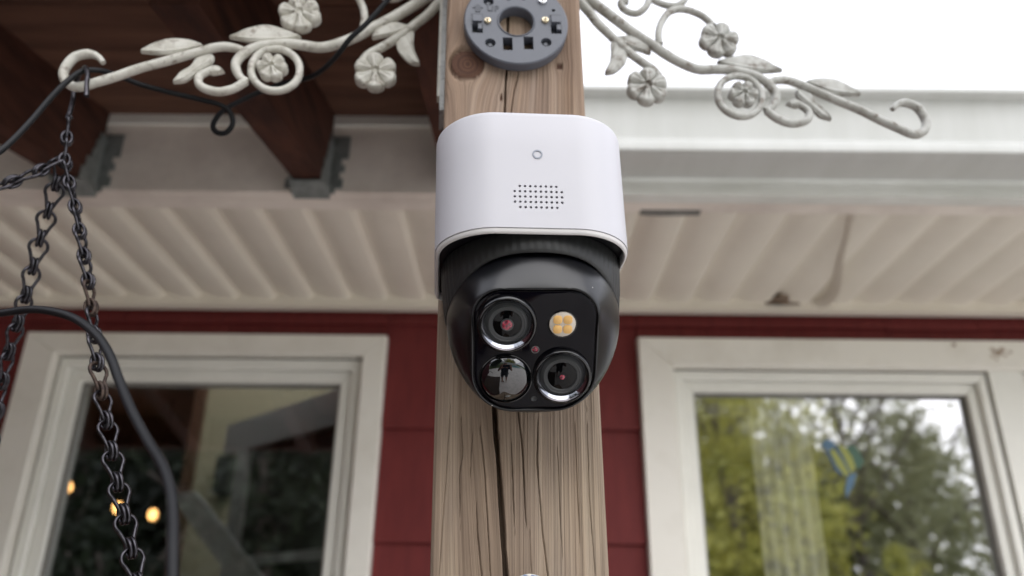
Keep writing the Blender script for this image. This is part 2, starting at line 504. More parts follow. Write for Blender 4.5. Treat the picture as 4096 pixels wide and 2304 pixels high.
# sheathing behind the shingles, round the openings
wb = MB()
for x0, x1, z0, z1 in ((-2.4,-.80,0,2.5),(-.25,.24,0,2.5),(1.60,2.4,0,2.5),(-.80,-.25,2.08,2.5),(.24,1.60,2.09,2.5),(-.80,-.25,0,1.0),(.24,1.60,0,1.0)):
    wb.box(x0,x1,WALL+.002,WALL+.11,z0,z1)
part('wall', wb, M_sheathing, house, smooth=False, world=True)

# --- windows
def frame_rect(mb, x0, x1, z0, z1, w, yf, yb, mit=True):
    """four mitred members, outer rectangle x0..x1, z0..z1"""
    res = []
    O = [(x0,z0),(x1,z0),(x1,z1),(x0,z1)]
    I = [(x0+w[0],z0+w[2]),(x1-w[1],z0+w[2]),(x1-w[1],z1-w[3]),(x0+w[0],z1-w[3])]
    for i in range(4):
        a, b, c, d = O[i], O[(i+1) % 4], I[(i+1) % 4], I[i]
        m_ = MB()
        bv = .0025
        cx = (a[0]+b[0]+c[0]+d[0])/4; cz = (a[1]+b[1]+c[1]+d[1])/4
        q = [a,b,c,d]
        ins = [(p[0]+(bv if p[0] < cx else -bv)*.7, p[1]+(bv if p[1] < cz else -bv)*.7) for p in q]
        n = 4
        vs = [(p[0],yb,p[1]) for p in q]+[(p[0],yf+bv,p[1]) for p in q]+[(p[0],yf,p[1]) for p in ins]
        fs = [(l*n+k, l*n+(k+1) % n, (l+1)*n+(k+1) % n, (l+1)*n+k) for l in range(2) for k in range(n)]
        fs += [(3,2,1,0),(8,9,10,11)]
        m_.add(vs, fs); res.append(m_)
    return res
def window_unit(parent, x0, x1, zt, zb, gl, nm):
    """vinyl unit: jamb frame, sash, pane. gl=(gx0,gx1,gzt)"""
    gx0, gx1, gzt = gl
    wl, wr, wt = gx0-x0, x1-gx1, zt-gzt
    k = .42
    for m_ in frame_rect(None, x0+.003, x1-.003, zb, zt-.003, (wl*k, wr*k, .02, wt*k), WALL-.006, WALL+.03): part('frame', m_, M_vinyl, parent, smooth=False, world=True)
    for m_ in frame_rect(None, x0+wl*k+.0035, x1-wr*k-.0035, zb+.022, zt-wt*k-.0035, (wl*(1-k)-.0035, wr*(1-k)-.0035, .045, wt*(1-k)-.0035), WALL+.004, WALL+.04):
        part('sash', m_, M_vinyl, parent, smooth=False, world=True)
    g = MB()
    for a0, a1, b0, b1 in ((gx0-.001,gx0+.0035,zb+.06,gzt+.001),(gx1-.0035,gx1+.001,zb+.06,gzt+.001),(gx0+.0036,gx1-.0036,gzt-.0035,gzt+.001)):
        g.box(a0,a1,WALL+.012,WALL+.02,b0,b1)
    part('gasket', g, M_gasket, parent, smooth=False, world=True)
    p = MB().box(gx0+.001, gx1-.001, WALL+.0195, WALL+.0235, zb+.06, gzt-.001)
    part('pane', p, M_glass, parent, smooth=False, world=True)

def casing(parent, x0, x1, zt, zb, ix0, ix1, izt):
    for m_ in frame_rect(None, x0, x1, zb, zt, (ix0-x0, x1-ix1, .05, zt-izt), WALL-.024, WALL-.0005):
        part('casing_board', m_, M_casing, parent, smooth=False, world=True)

win = part('window', MB().box(-.826,-.222,WALL+.0445,WALL+.05,1.0,1.004), M_vinyl, house, smooth=False, world=True, label='window with dark glass showing a dim room')
casing(win, -.829, -.218, 2.106, 1.0, -.775, -.256, 2.070)
window_unit(win, -.775, -.256, 2.070, 1.05, (-.734,-.295,2.028), 'a')
win2 = part('window', MB().box(.212,1.616,WALL+.0445,WALL+.05,1.0,1.004), M_vinyl, house, smooth=False, world=True, label='wide window mirroring trees and sky')
casing(win2, .208, 1.62, 2.107, 1.0, .264, 1.566, 2.057)
window_unit(win2, .264, .795, 2.057, 1.05, (.301,.761,2.020), 'b')
part('mullion', MB().box(.7965,.852,WALL-.010,WALL+.03,1.05,2.0565), M_vinyl, win2, smooth=False, world=True)
window_unit(win2, .853, 1.566, 2.057, 1.05, (.893,1.526,2.020), 'c')
# flecks of dirt on the casing head
for dx, dz, r_ in ((.811,2.084,.007),(.803,2.090,.004),(.819,2.090,.005),(.822,2.080,.003),(.80,2.079,.003),(.74,2.098,.004),(.806,2.073,.0025),(.832,2.086,.003)):
    fl = MB().prism([(dx+r_*math.cos(t)*(1+.3*math.sin(3*t)), dz+r_*math.sin(t)*(1+.3*math.cos(2*t))) for t in [k*PI/4 for k in range(8)]], lambda x,y,t: (x,t,y), WALL-.0246, WALL-.0238)
    part('dirt_fleck', fl, M_fleck, win2, smooth=False, world=True)

# --- soffit
soff = part('soffit', MB().box(-2.4,2.4,SOF_Y,WALL-.012,SOF_Z+.013,SOF_Z+.02), M_soffit, house, smooth=False, world=True)
ribs = [-.149-.0643*i for i in range(35)][::-1]+[-.149+.0638*i for i in range(1,5)]+[.170+.068*i for i in range(33)]
for a, b in zip(ribs[:-1], ribs[1:]):
    w = b-a
    # lapped panel: high just past the rib, sinking gently, then a rounded step facing +x
    prof = [(a-.0030, SOF_Z+.0095), (a+w*.04, SOF_Z+.0082), (a+w*.14, SOF_Z+.0056), (a+w*.26, SOF_Z+.0031), (a+w*.40, SOF_Z+.0013), (a+w*.58, SOF_Z+.0003), (a+w*.82, SOF_Z), (a+w*.84, SOF_Z+.0006), (a+w*.89, SOF_Z+.0052), (a+w*.94, SOF_Z+.0092)]
    n = len(prof)
    vs = [(x,SOF_Y-.004,z) for x, z in prof]+[(x,WALL-.02,z) for x, z in prof]+[(prof[0][0],SOF_Y-.004,SOF_Z+.0128),(prof[-1][0],SOF_Y-.004,SOF_Z+.0128),(prof[0][0],WALL-.02,SOF_Z+.0128),(prof[-1][0],WALL-.02,SOF_Z+.0128)]
    fs = [(i,i+1,n+i+1,n+i) for i in range(n-1)]+[(2*n,2*n+1,2*n+3,2*n+2)]
    fs += [tuple(range(n))+(2*n+1,2*n), tuple(range(n,2*n))+(2*n+3,2*n+2), (0,2*n,2*n+2,n), (n-1,2*n-1,2*n+3,2*n+1)]
    part('soffit_panel', MB().add(vs, fs), M_soffit, soff, smooth=True, world=True, angle=50)
part('soffit_trim', MB().box(-2.4,2.4,WALL-.034,WALL-.012,SOF_Z-.012,SOF_Z+.0127), M_soffit, house, smooth=False, world=True)
# torn, curling edge of one panel
tear = smooth_path([(.451,.94,SOF_Z+.0005),(.458,.968,SOF_Z-.001),(.47,1.014,SOF_Z-.003),(.484,1.069,SOF_Z-.006),(.508,1.147,SOF_Z-.010),(.522,1.192,SOF_Z-.012),(.527,1.231,SOF_Z-.012),(.523,1.264,SOF_Z-.009),(.512,1.278,SOF_Z-.004)], 4)
tv, tf = [], []
for p in tear:
    tv += [p, p+Vector((-.006,0,.003)), p+Vector((-.013,.001,.012)), p+Vector((.0,0,.0016)), p+Vector((-.006,0,.0046)), p+Vector((-.013,.001,.0136))]
for i in range(len(tear)-1):
    a, b = i*6, (i+1)*6
    tf += [(a,a+1,b+1,b),(a+1,a+2,b+2,b+1),(a+3,b+3,b+4,a+4),(a+4,b+4,b+5,a+5),(a,b,b+3,a+3)]
part('torn_panel_edge', MB().add(tv, tf), M_soffit, soff, world=True)
st = MB()
for cx, cy, rx, ry in ((.446,1.255,.014,.018),(.462,1.272,.024,.007),(.435,1.268,.01,.008)):
    st.add([(cx+rx*math.cos(k*PI/8)*(1+.2*math.sin(k*2.3)), cy+ry*math.sin(k*PI/8)*(1+.2*math.cos(k*1.7)), SOF_Z-.0012) for k in range(16)]+
           [(cx+rx*math.cos(k*PI/8)*(1+.2*math.sin(k*2.3)), cy+ry*math.sin(k*PI/8)*(1+.2*math.cos(k*1.7)), SOF_Z+.004) for k in range(16)],
           [tuple(range(16)), tuple(range(16,32))[::-1]]+[(k,(k+1) % 16,16+(k+1) % 16,16+k) for k in range(16)])
part('brown_stain', st, M_stain, soff, smooth=False, world=True)

# --- fascia (left half sheltered, right half carries the gutter)
FY = .90
fb = MB().box(-2.4,-.03,FY,FY+.02,2.163,2.275)
part('fascia_board', fb, M_fascia, house, smooth=False, world=True, label='stained beige fascia board under the porch roof')
part('fascia_lip', MB().box(-2.4,-.03,FY+.0205,SOF_Y-.0045,2.1625,2.1685), M_fascia, house, smooth=False, world=True)
part('drip_strip', MB().box(-2.4,-.03,FY-.006,FY-.0005,2.262,2.2765), M_vinyl, house, smooth=False, world=True)
part('fascia_board', MB().box(-.028,2.4,FY,FY+.02,2.163,2.29), M_fascia2, house, smooth=False, world=True, label='pale greenish fascia behind the gutter')
part('fascia_lip', MB().box(-.028,2.4,FY+.0205,SOF_Y-.0045,2.1625,2.1685), M_fascia, house, smooth=False, world=True)
# sagging lip end: strip coloured dark for the shaded gap
sg = MB()
sx = [(.165,2.1623),(.178,2.1615),(.20,2.1611),(.222,2.1618),(.245,2.1623)]
for (xa,za),(xb,zb_) in zip(sx[:-1], sx[1:]):
    sg.hexa([(xa,.938,za),(xb,.938,zb_),(xb,.9535,zb_),(xa,.9535,za),(xa,.938,2.1638),(xb,.938,2.1638),(xb,.9535,2.1638),(xa,.9535,2.1638)])
part('sag_shade_strip', sg, M_gap, house, smooth=False, world=True)
# main roof above
def rz(y_): return 2.30+(y_-.93)*.2632
for x0,x1,y0,y1 in ((-2.4,-.93,.93,3.4),(.9105,2.4,.93,3.4),(-.9295,.91,2.28,3.4),(-.9295,.91,.93,1.47)):
    part('roof', MB().hexa([(x0,y0,rz(y0)),(x1,y0,rz(y0)),(x1,y1,rz(y1)),(x0,y1,rz(y1)),(x0,y0,rz(y0)+.012),(x1,y0,rz(y0)+.012),(x1,y1,rz(y1)+.012),(x0,y1,rz(y1)+.012)]), M_indark, house, smooth=False, world=True)
part('added_skylight', MB().hexa([(-.93,1.46,rz(1.46)+.02),(.91,1.46,rz(1.46)+.02),(.91,2.29,rz(2.29)+.02),(-.93,2.29,rz(2.29)+.02),(-.93,1.46,rz(1.46)+.026),(.91,1.46,rz(1.46)+.026),(.91,2.29,rz(2.29)+.026),(-.93,2.29,rz(2.29)+.026)]), M_clear, house, smooth=False, world=True)  # unseen roof opening added to let sky light onto the olive wall

# --- gutter
gp = smooth_path([(.8365,2.2845),(.8355,2.2795),(.8365,2.2745)],1)
prof = [(.842,2.2825),(.838,2.2855),(.8345,2.2838),(.834,2.2785),(.8375,2.2745),(.845,2.2725),(.8485,2.264),(.8505,2.245),(.8525,2.230),(.8535,2.219),(.8495,2.2125),(.8415,2.208),(.8365,2.2035),(.835,2.197),(.836,2.190),(.8405,2.1875),(.86,2.187),(.8975,2.187)]
gt = MB()
n = len(prof)
def off(prof, d):
    res = []
    for i, p in enumerate(prof):
        a = Vector(prof[max(i-1,0)]); b = Vector(prof[min(i+1,len(prof)-1)])
        t = (b-a).normalized(); res.append((p[0]+t.y*-d, p[1]+t.x*d))
    return res
inn = off(prof, .0012)
loop = prof+inn[::-1]
gt.loft([[(-.02,y,z) for y, z in loop],[(2.4,y,z) for y, z in loop]])
gut = solo('rain_gutter', gt, M_gutter, 'white aluminium rain gutter along the eave against the sky', 'gutter', origin=(1.19,.866,2.187), angle=35)
part('hanger_clip', MB().box(2.3375,2.345,.84,.90,2.2862,2.292), M_gutter, gut, smooth=False, world=True)
part('seam', MB().box(.64,.6415,.8525,.8535,2.2225,2.262), M_gap, gut, smooth=False, world=True)

# ================================================================ porch roof
TAN = math.tan(R(11.9))
porch = thing('porch_roof', 'dark brown stained porch roof of boards on rafters', 'porch roof', (-.5,.9,2.17))
def zb(Y, z): return z-(FY-Y)*TAN
for i, x in enumerate((-.2613,-.5608,-.861,-1.161,-1.461,-.071)):
    h = .019; z0 = 2.1736 if i != 1 else 2.1692; z0 = 2.1715
    ye = .476
    mb = MB().hexa([(x-h,ye,zb(ye,z0)),(x+h,ye,zb(ye,z0)),(x+h,FY-.008,zb(FY-.008,z0)),(x-h,FY-.008,zb(FY-.008,z0)),
                    (x-h,ye,zb(ye,z0)+.1045),(x+h,ye,zb(ye,z0)+.1045),(x+h,FY-.008,zb(FY-.008,z0)+.1045),(x-h,FY-.008,zb(FY-.008,z0)+.1045)])
    rf = part('rafter', mb, M_rafter, porch, smooth=False, world=True)
    if i in (0,1,2,3):
        hg = MB()
        t = .0018
        y0, y1 = FY-.040, FY-.0008
        zc = lambda Y: zb(Y, z0)
        # seat under the rafter with raised front, two side plates with stepped edge, flanges on the fascia
        hg.hexa([(x-h-.004,y0+.006,zc(y0)-.004),(x+h+.004,y0+.006,zc(y0)-.004),(x+h+.004,y1,zc(y1)-.019),(x-h-.004,y1,zc(y1)-.019),
                 (x-h-.004,y0+.006,zc(y0)-.0015),(x+h+.004,y0+.006,zc(y0)-.0015),(x+h+.004,y1,zc(y1)-.001),(x-h-.004,y1,zc(y1)-.001)])
        for s in (-1,1):
            xa, xb = (x+s*h, x+s*(h+t)) if s > 0 else (x+s*(h+t), x+s*h)
            steps = [(0,.040),(.016,.034),(.034,.026),(.050,.022),(.066,.017)]
            for (q0,wd),(q1,_) in zip(steps, steps[1:]+[(.08,0)]):
                hg.box(xa,xb,y1-wd,y1,z0-.012+q0,z0-.012+q1)
            fx0, fx1 = (x+h+t, x+h+.027) if s > 0 else (x-h-.027, x-h-t)
            # toothed flange
            for q0, q1, wd in ((-.012,-.004,.009),(-.004,.010,.018),(.010,.020,.013),(.020,.030,.019),(.030,.040,.014),(.040,.074,.023)):
                a0, a1 = (x+h+t*.2, x+h+wd) if s > 0 else (x-h-wd, x-h-t*.2)
                hg.box(a0,a1,y1-.0016,y1,z0+q0,z0+q1)
        part('joist_hanger', hg, M_galv, rf, smooth=False, world=True)
# roof boards running across the rafters
y = FY-.002
k = 0
while y > .44:
    w = .0905
    ya, yb_ = y-w+.0015, y
    zt = 2.1715+.1055+rng.uniform(0,.0006)
    mb = MB().hexa([(-1.7,ya,zb(ya,zt)),(-.054,ya,zb(ya,zt)),(-.054,yb_,zb(yb_,zt)),(-1.7,yb_,zb(yb_,zt)),
                    (-1.7,ya,zb(ya,zt)+.019),(-.054,ya,zb(ya,zt)+.019),(-.054,yb_,zb(yb_,zt)+.019),(-1.7,yb_,zb(yb_,zt)+.019)])
    part('roof_board', mb, M_sheath, porch, smooth=False, world=True)
    y -= w; k += 1
part('header_beam', MB().box(-1.7,.05,.436,.475,2.096,2.176), M_rafter, porch, smooth=False, world=True)

# ================================================================ post
PFX, PFY, PSI = .00207, .41833, R(5)
UX = Vector((math.cos(PSI), math.sin(PSI), 0)); NN = Vector((math.sin(PSI), -math.cos(PSI), 0))
def pfw(a, d, h):                      # post-face coordinates -> world
    p = Vector((PFX, PFY, CAM_Z))+UX*a+NN*d; p.z = CAM_Z+h
    return p
LEAN = R(1.06)
pb = pfw(.0328, 0, -CAM_Z)
post = link('porch_post', None)
post.location = pb; post.rotation_euler = (0, -LEAN, PSI)
tag(post, 'weathered square wooden porch post with long drying cracks', 'post')
HP = .0445
cracks = [   # (points a,h in face coords), half width, depth
 ([(-.0135,.135),(-.0129,.1082),(-.0119,.0956),(-.010,.0775),(-.0079,.0532),(-.0056,.0242),(-.004,-.02),(-.002,-.12)], .00105, .009),
 ([(-.0015,.118),(-.0003,.1064),(.0019,.0887),(.0032,.070),(.0040,.0535),(.0048,.0467)], .00026, .002),
 ([(.0104,.104),(.0097,.0816),(.0111,.064),(.0128,.0435),(.0151,.0245),(.017,-.02)], .00022, .0017),
 ([(-.0303,.1024),(-.0286,.0835),(-.0300,.0735),(-.0287,.0461)], .00017, .0011),
 ([(-.0205,.098),(-.0192,.0904),(-.0171,.0738),(-.0148,.0463),(-.0133,.0241),(-.012,-.03)], .00020, .0014),
 ([(-.0211,.0611),(-.0199,.0429),(-.0174,.024),(-.016,-.01)], .00020, .0016),
 ([(-.0038,.0921),(-.0025,.0671),(-.0012,.0433)], .00020, .0016),
 ([(.0205,.090),(.0215,.060),(.0225,.030)], .00015, .001), ([(.0300,.100),(.0308,.07),(.0318,.03)], .00014, .001), ([(.0365,.11),(.037,.06),(.039,.02)], .00015, .001),
 ([(-.0362,.11),(-.0368,.07),(-.0385,.02)], .00015, .001), ([(-.0238,.10),(-.0245,.08),(-.0240,.06)], .00015, .001), ([(.0060,.05),(.0068,.03),(.0080,.0)], .00015, .001),
 ([(-.0088,.40),(-.0090,.36),(-.0093,.33),(-.0099,.2975),(-.0105,.26)], .00062, .006),
 ([(-.0016,.335),(-.0020,.325),(-.0045,.312),(-.0060,.297),(-.0065,.27)], .00026, .002),
]
def crack_x(pts, h):
    for (a0,h0),(a1,h1) in zip(pts[:-1], pts[1:]):
        if h1 <= h <= h0:
            t = (h-h0)/(h1-h0); return a0+(a1-a0)*t
    return None
knots = [(-.0342,.3318,.0108), (.025,.3339,.0022), (-.0124,.3075,.0012)]
inv_post = post.matrix_basis.inverted() if False else None
mw = Matrix.Translation(pb) @ Matrix.Rotation(PSI,4,'Z') @ Matrix.Rotation(-LEAN,4,'Y')
imw = mw.inverted()
def a_of(x, h):        # local x at height h -> face coordinate a
    return x+.0018-.0185*(h-.024)
hs = []
h = -.05
while h < .425: hs.append(h); h += .0022
hs = [-1.62,-1.0,-.5,-.2]+hs+[.4455]
xs = [-HP+.00028*i for i in range(int(2*HP/.00028)+1)]
xs[-1] = HP
verts, grain, knotv, fresh = [], [], [], []
for h in hs:
    ck = [(crack_x(p, h), w, d, p) for p, w, d in cracks]
    for x in xs:
        a = a_of(x, h)
        dep = 0.0
        for cx, w, d, p in ck:
            if cx is None: continue
            cx += .00012*math.sin(h*60+d*900)+.00012*mnoise.noise((h*120, d*5000, 0))
            tp = min(1, (p[0][1]-h)/.015+.15, (h-p[-1][1])/.015+.15)
            wd = w*max(.25, tp)*(1+.35*mnoise.noise((h*90, w*9000, 3)))
            u = abs(a-cx)/wd
            if u < 1.35: dep = max(dep, d*min(1, (1.35-u)/.5))
        g = a
        kv = 0.0
        for kx, kh, kr in knots:
            dx, dh = a-kx, (h-kh)*.92
            r = math.hypot(dx, dh)
            big = kr*3.2
            g += (dx/(r+1e-6))*kr*.85*math.exp(-(r/big)**2)*-1 if r > kr else 0
            if r < kr*1.04: kv = max(kv, min(1, (kr*1.04-r)/(kr*.08)))
            if r < kr: g = r*1.2+kx*0
            if kr > .005 and kr*.98 < r < kr*1.14:
                ang = math.atan2(dh, dx)
                rim = (.5+.5*math.cos(ang-R(150)))
                dep = max(dep, .0032*rim)
            if kr < .005 and r < kr: dep = max(dep, .0012)
        # cathedral figure on the lower left half
        if h < .16:
            ct = math.exp(-((a+.024)/.016)**2)
            g += .010*ct*math.sin((h-.02)*9)+.004*ct
        dep += .00025*(mnoise.noise((g*700, 0, h*3))+.6*mnoise.noise((g*1600, 3, h*5)))
        ed = HP-abs(x)
        if ed < .003: dep += .003-math.sqrt(max(0, .003**2-(.003-ed)**2))
        verts.append((x, dep, 1.65+h))
        grain.append(g); knotv.append(kv); fresh.append(max(0, min(1, (h-.16)/.12)))
nx, nh = len(xs), len(hs)
faces = [(j*nx+i, j*nx+i+1, (j+1)*nx+i+1, (j+1)*nx+i) for j in range(nh-1) for i in range(nx-1)]
# sides and back
b0 = len(verts)
for h in hs:
    for x in (HP, HP, -HP, -HP):
        pass
for j, h in enumerate(hs):
    for x, yy in ((HP, 2*HP), (-HP, 2*HP)):
        verts.append((x, yy, 1.65+h)); grain.append(a_of(x, h)*1.0+yy); knotv.append(0); fresh.append(max(0, min(1, (h-.16)/.12)))
for j in range(nh-1):
    r0, r1 = b0+j*2, b0+(j+1)*2
    faces += [(j*nx+nx-1, r0, r1, (j+1)*nx+nx-1), (r0+1, j*nx, (j+1)*nx, r1+1), (r0, r0+1, r1+1, r1)]
faces += [tuple(range(nx))[::-1]+(b0+1, b0), tuple((nh-1)*nx+i for i in range(nx))+(b0+(nh-1)*2, b0+(nh-1)*2+1)]
me = bpy.data.meshes.new('timber')
me.from_pydata(verts, [], faces)
for nm_, dat in (('grain', grain), ('knot', knotv), ('fresh', fresh)):
    at = me.attributes.new(nm_, 'FLOAT', 'POINT'); at.data.foreach_set('value', dat)
me.polygons.foreach_set('use_smooth', [len(p.vertices) == 4 for p in me.polygons])
me.materials.append(M_wood)
timber = link('timber', me, post)

# round painted knob low on the post
kb = thing('post_knob', 'small round knob with flaking white and blue paint low on the post', 'knob', pfw(.0048,0,.013), (0,-LEAN,PSI))
M_knob = mk('flaking_paint', (.80,.78,.68), rough=.5, col2=(.16,.24,.40), scale=260, lo=.40, hi=.47, bump=.3, bscale=500, bdist=.0005)
part('cap', MB().lathe([(.0005,-.021),(.006,-.0205),(.0095,-.018),(.011,-.014),(.011,-.010),(.0095,-.008)], (0,0,0), (0,1,0), 32), M_knob, kb)
part('stem', MB().lathe([(.005,-.009),(.005,.001)], (0,0,0), (0,1,0), 24), M_strip, kb)

# ================================================================ wall plate above the camera (grey disc)
plate = link('mounting_plate', None)
plate.location = pfw(-.0041,.0006,.3605); plate.rotation_euler = (0,-R(2.6),PSI)
tag(plate, 'round dark grey mounting plate screwed to the post above the camera', 'mounting plate')
def boolean_cut(o, mbs):
    """cut solids out of object o (mesh boolean, applied)"""
    cut = MB()
    for m_ in mbs: cut.add(m_.v, m_.f)
    me = make_mesh('cut', cut, None, False)
    co = bpy.data.objects.new('cut', me); COL.objects.link(co)
    if o.parent: co.parent = o.parent
    md = o.modifiers.new('b', 'BOOLEAN'); md.operation = 'DIFFERENCE'; md.object = co; md.solver = 'EXACT'
    dg = bpy.context.evaluated_depsgraph_get()
    nm_ = bpy.data.meshes.new_from_object(o.evaluated_get(dg))
    o.modifiers.clear(); old = o.data; o.data = nm_; nm_.name = o.name
    bpy.data.objects.remove(co)
    bm = bmesh.new(); bm.from_mesh(nm_)
    for fc in bm.faces: fc.smooth = True
    for e in bm.edges:
        e.smooth = not (len(e.link_faces) == 2 and e.calc_face_angle(0) > R(35))
    bm.to_mesh(nm_); bm.free()
pr = .0337
disc = part('disc', MB().lathe([(pr-.0008,0),(pr,-.0008),(pr,-.0072),(pr-.0008,-.0080)], (0,0,0), (0,1,0), 96), M_plate, plate)
def cyl(x, z, r, y0, y1, n=24, r1=None):
    return MB().lathe([(r,y0),(r1 if r1 else r,y1)], (x,0,z), (0,1,0), n)
cuts = [cyl(0,0,.0112,-.02,.01,48)]
for hx, hz in ((-.0172,-.0178),(.0187,-.0160),(-.0176,.0156)):
    cuts += [cyl(hx,hz,.0036,-.0095,-.0045,24,.0030), cyl(hx,hz,.0013,-.006,.004,16)]
for rx_, rz_ in ((-.0061,-.0182),(.0073,-.0171)):
    cuts.append(MB().box(rx_-.0031,rx_+.0031,-.02,.01,rz_-.0050,rz_+.0050))
cuts.append(cyl(.0247,.0100,.0012,-.01,-.004,16))
for sx_, sz_ in ((-.0045,.0183),(.0055,.0188)): cuts.append(cyl(sx_,sz_,.0013,-.01,.01,16))
for cx_, cz_ in ((-.0252,-.004),(.0257,-.0028)):
    cuts.append(MB().box(cx_-.0034,cx_+.0034,-.0085,-.0035,cz_-.0062,cz_+.0008))
boolean_cut(disc, cuts)
# bevelled lip round the central hole
part('hole_lip', MB().ringloft([[Vector((r_*math.cos(2*PI*j/48), y_, r_*math.sin(2*PI*j/48))) for j in range(48)] for r_, y_ in ((.0124,-.0081),(.0120,-.0086),(.0113,-.0082),(.0113,-.0010),(.0124,-.0010))]), M_plate, plate)
for cx_, cz_ in ((-.0252,-.001),(.0257,.0002)):
    c = MB()
    c.box(cx_-.0030,cx_+.0030,-.0105,-.0058,cz_-.0016,cz_+.0034)
    c.box(cx_+.0004,cx_+.0030,-.0092,-.0060,cz_-.0066,cz_-.0017)
    part('clip', c, M_plate, plate, smooth=False)
    part('slot', MB().box(cx_-.0036,cx_+.0036,-.0084,-.0079,cz_+.0045,cz_+.0060), M_darkgrey, plate, smooth=False)
def screw(x, z, r, mat, par):
    s = part('screw', MB().lathe([(r*.99,-.0078),(r,-.0086),(r*.85,-.0094),(r*.4,-.0098),(.0002,-.0099)], (x,0,z), (0,1,0), 24), mat, par)
    c = MB(); q = r*.55
    c.box(x-q,x+q,-.01005,-.0096,z-r*.1,z+r*.1); c.box(x-r*.1,x+r*.1,-.01003,-.0097,z-q,z+q)
    part('cross_slot', c, M_dark, s, smooth=False)
screw(-.0186,-.0007,.0023,M_brass,plate); screw(.0188,.0012,.0024,M_brass,plate); screw(.0178,.0176,.0031,M_steel,plate)
# raised UP and arrow
def text_part(body, size, loc, parent, mat, name, depth=.00025):
    cu = bpy.data.curves.new('lettering', 'FONT'); cu.body = body; cu.size = size; cu.extrude = depth; cu.align_x = 'CENTER'; cu.align_y = 'CENTER'
    cu.space_character = 1.1; cu.offset = size*.018
    to = bpy.data.objects.new('lettering', cu); COL.objects.link(to)
    dg = bpy.context.evaluated_depsgraph_get()
    me = bpy.data.meshes.new_from_object(to.evaluated_get(dg))
    bpy.data.objects.remove(to)
    o = link(name, me, parent); me.materials.clear(); me.materials.append(mat)
    o.location = loc; o.rotation_euler = (R(90),0,0)
    return o
text_part('UP', .0062, (-.0148,-.0081,.0096), plate, M_darkgrey, 'lettering')
part('arrow', MB().prism([(-.0282,.0098),(-.0247,.0130),(-.0212,.0098),(-.0230,.0098),(-.0230,.0066),(-.0264,.0066),(-.0264,.0098)], lambda x,y,t: (x,t,y), -.00835, -.0079), M_darkgrey, plate, smooth=False)
# wall anchors seen through the hole
for ax_ in (-.0038,.0032):
    a_ = MB().lathe([(.0016,.0005),(.0016,-.0012),(.0008,-.0013),(.0008,.0004)], (ax_,0,-.0086), (0,1,0), 16)
    part('anchor', a_, M_brass, plate)

# ================================================================ security camera
dev = link('security_camera', None)
dev.location = pfw(-.0006,0,.2); dev.rotation_euler = (0,-R(1.8),PSI)
tag(dev, 'white and black outdoor security camera with two lenses fixed to the post', 'security camera')
# local: x right, -y towards viewer (distance d from post = -y), z up
def rrect(w, d0, d1, rf, rb, inset=0.0, n=14):
    """plan outline: half width w, back at d0, front at d1; front corner radius rf, back radius rb"""
    w -= inset; d0 += inset; d1 -= inset; rf = max(rf-inset, .001); rb = max(rb-inset, .0008)
    pts = []
    for cx, cd, r_, a0 in ((w-rf, d1-rf, rf, 0), (-(w-rf), d1-rf, rf, 90), (-(w-rb), d0+rb, rb, 180), (w-rb, d0+rb, rb, 270)):
        for k in range(n+1):
            q = R(a0+90*k/n)
            pts.append((cx+r_*math.cos(q), cd+r_*math.sin(q)))
    return pts
HW, D0, D1, RF = .0477, .003, .0885, .0285
HT, HB, RB = .0338, -.0303, -.0329
def bowed(pts, amt=.0016):
    return [(x, d+amt*(1-(x/HW)**2)*(1 if d > .06 else 0)*((d-.06)/.0285 if d > .06 else 0)) for x, d in pts]
def loop3(inset, z): return [Vector((x, -d, z)) for x, d in bowed(rrect(HW, D0, D1, RF, .006, inset))]
loops = [loop3(.0030, HT), loop3(.0014, HT-.0004), loop3(.0004, HT-.0014), loop3(0, HT-.003), loop3(0, HT*.4), loop3(0, 0), loop3(0, HB*.5), loop3(0, HB), loop3(.0024, HB), loop3(.0024, HB+.006)]
hous = part('housing', MB().loft(loops), M_white, dev, angle=30)
holes = []
gx0, gz0, gsx, gsz = -.0119+.0008, -.0197, .00247, .0028
hole_pos = []
for r_ in range(5):
    for c_ in range(10):
        if r_ in (0,4) and c_ in (0,9): continue
        hole_pos.append((gx0+gsx*c_+.0005, gz0+gsz*r_))
for x, z in hole_pos:
    holes.append(MB().lathe([(.00066,-.0945),(.00066,-.0868)], (x,0,z), (0,1,0), 14))
boolean_cut(hous, holes)
for x, z in hole_pos:
    o_ = MB().lathe([(.00062,-.08755),(.00062,-.0871)], (x,0,z), (0,1,0), 12)
    part('speaker_mesh', o_, M_hole, hous, smooth=False)
yO = -(D1+.0016)
part('status_light', MB().ringloft([[Vector((.0008+r_*math.cos(2*PI*j/40), y_, .0090+r_*math.sin(2*PI*j/40))) for j in range(40)] for r_, y_ in ((.00245,yO-.00008),(.00175,yO-.00008),(.00175,yO+.0006),(.00245,yO+.0006))]), M_status, hous, smooth=False)
part('rim', MB().ringloft([loop3(.0005, HB-.0002), loop3(.0005, RB+.0010), loop3(.0010, RB+.0002), loop3(.0016, RB), loop3(.0023, RB+.0006), loop3(.0023, HB-.0002)]), M_rim, hous, angle=50)
part('base', MB().loft([loop3(.0025, -.0285), loop3(.0025, -.0245)]), M_base, dev, smooth=False)
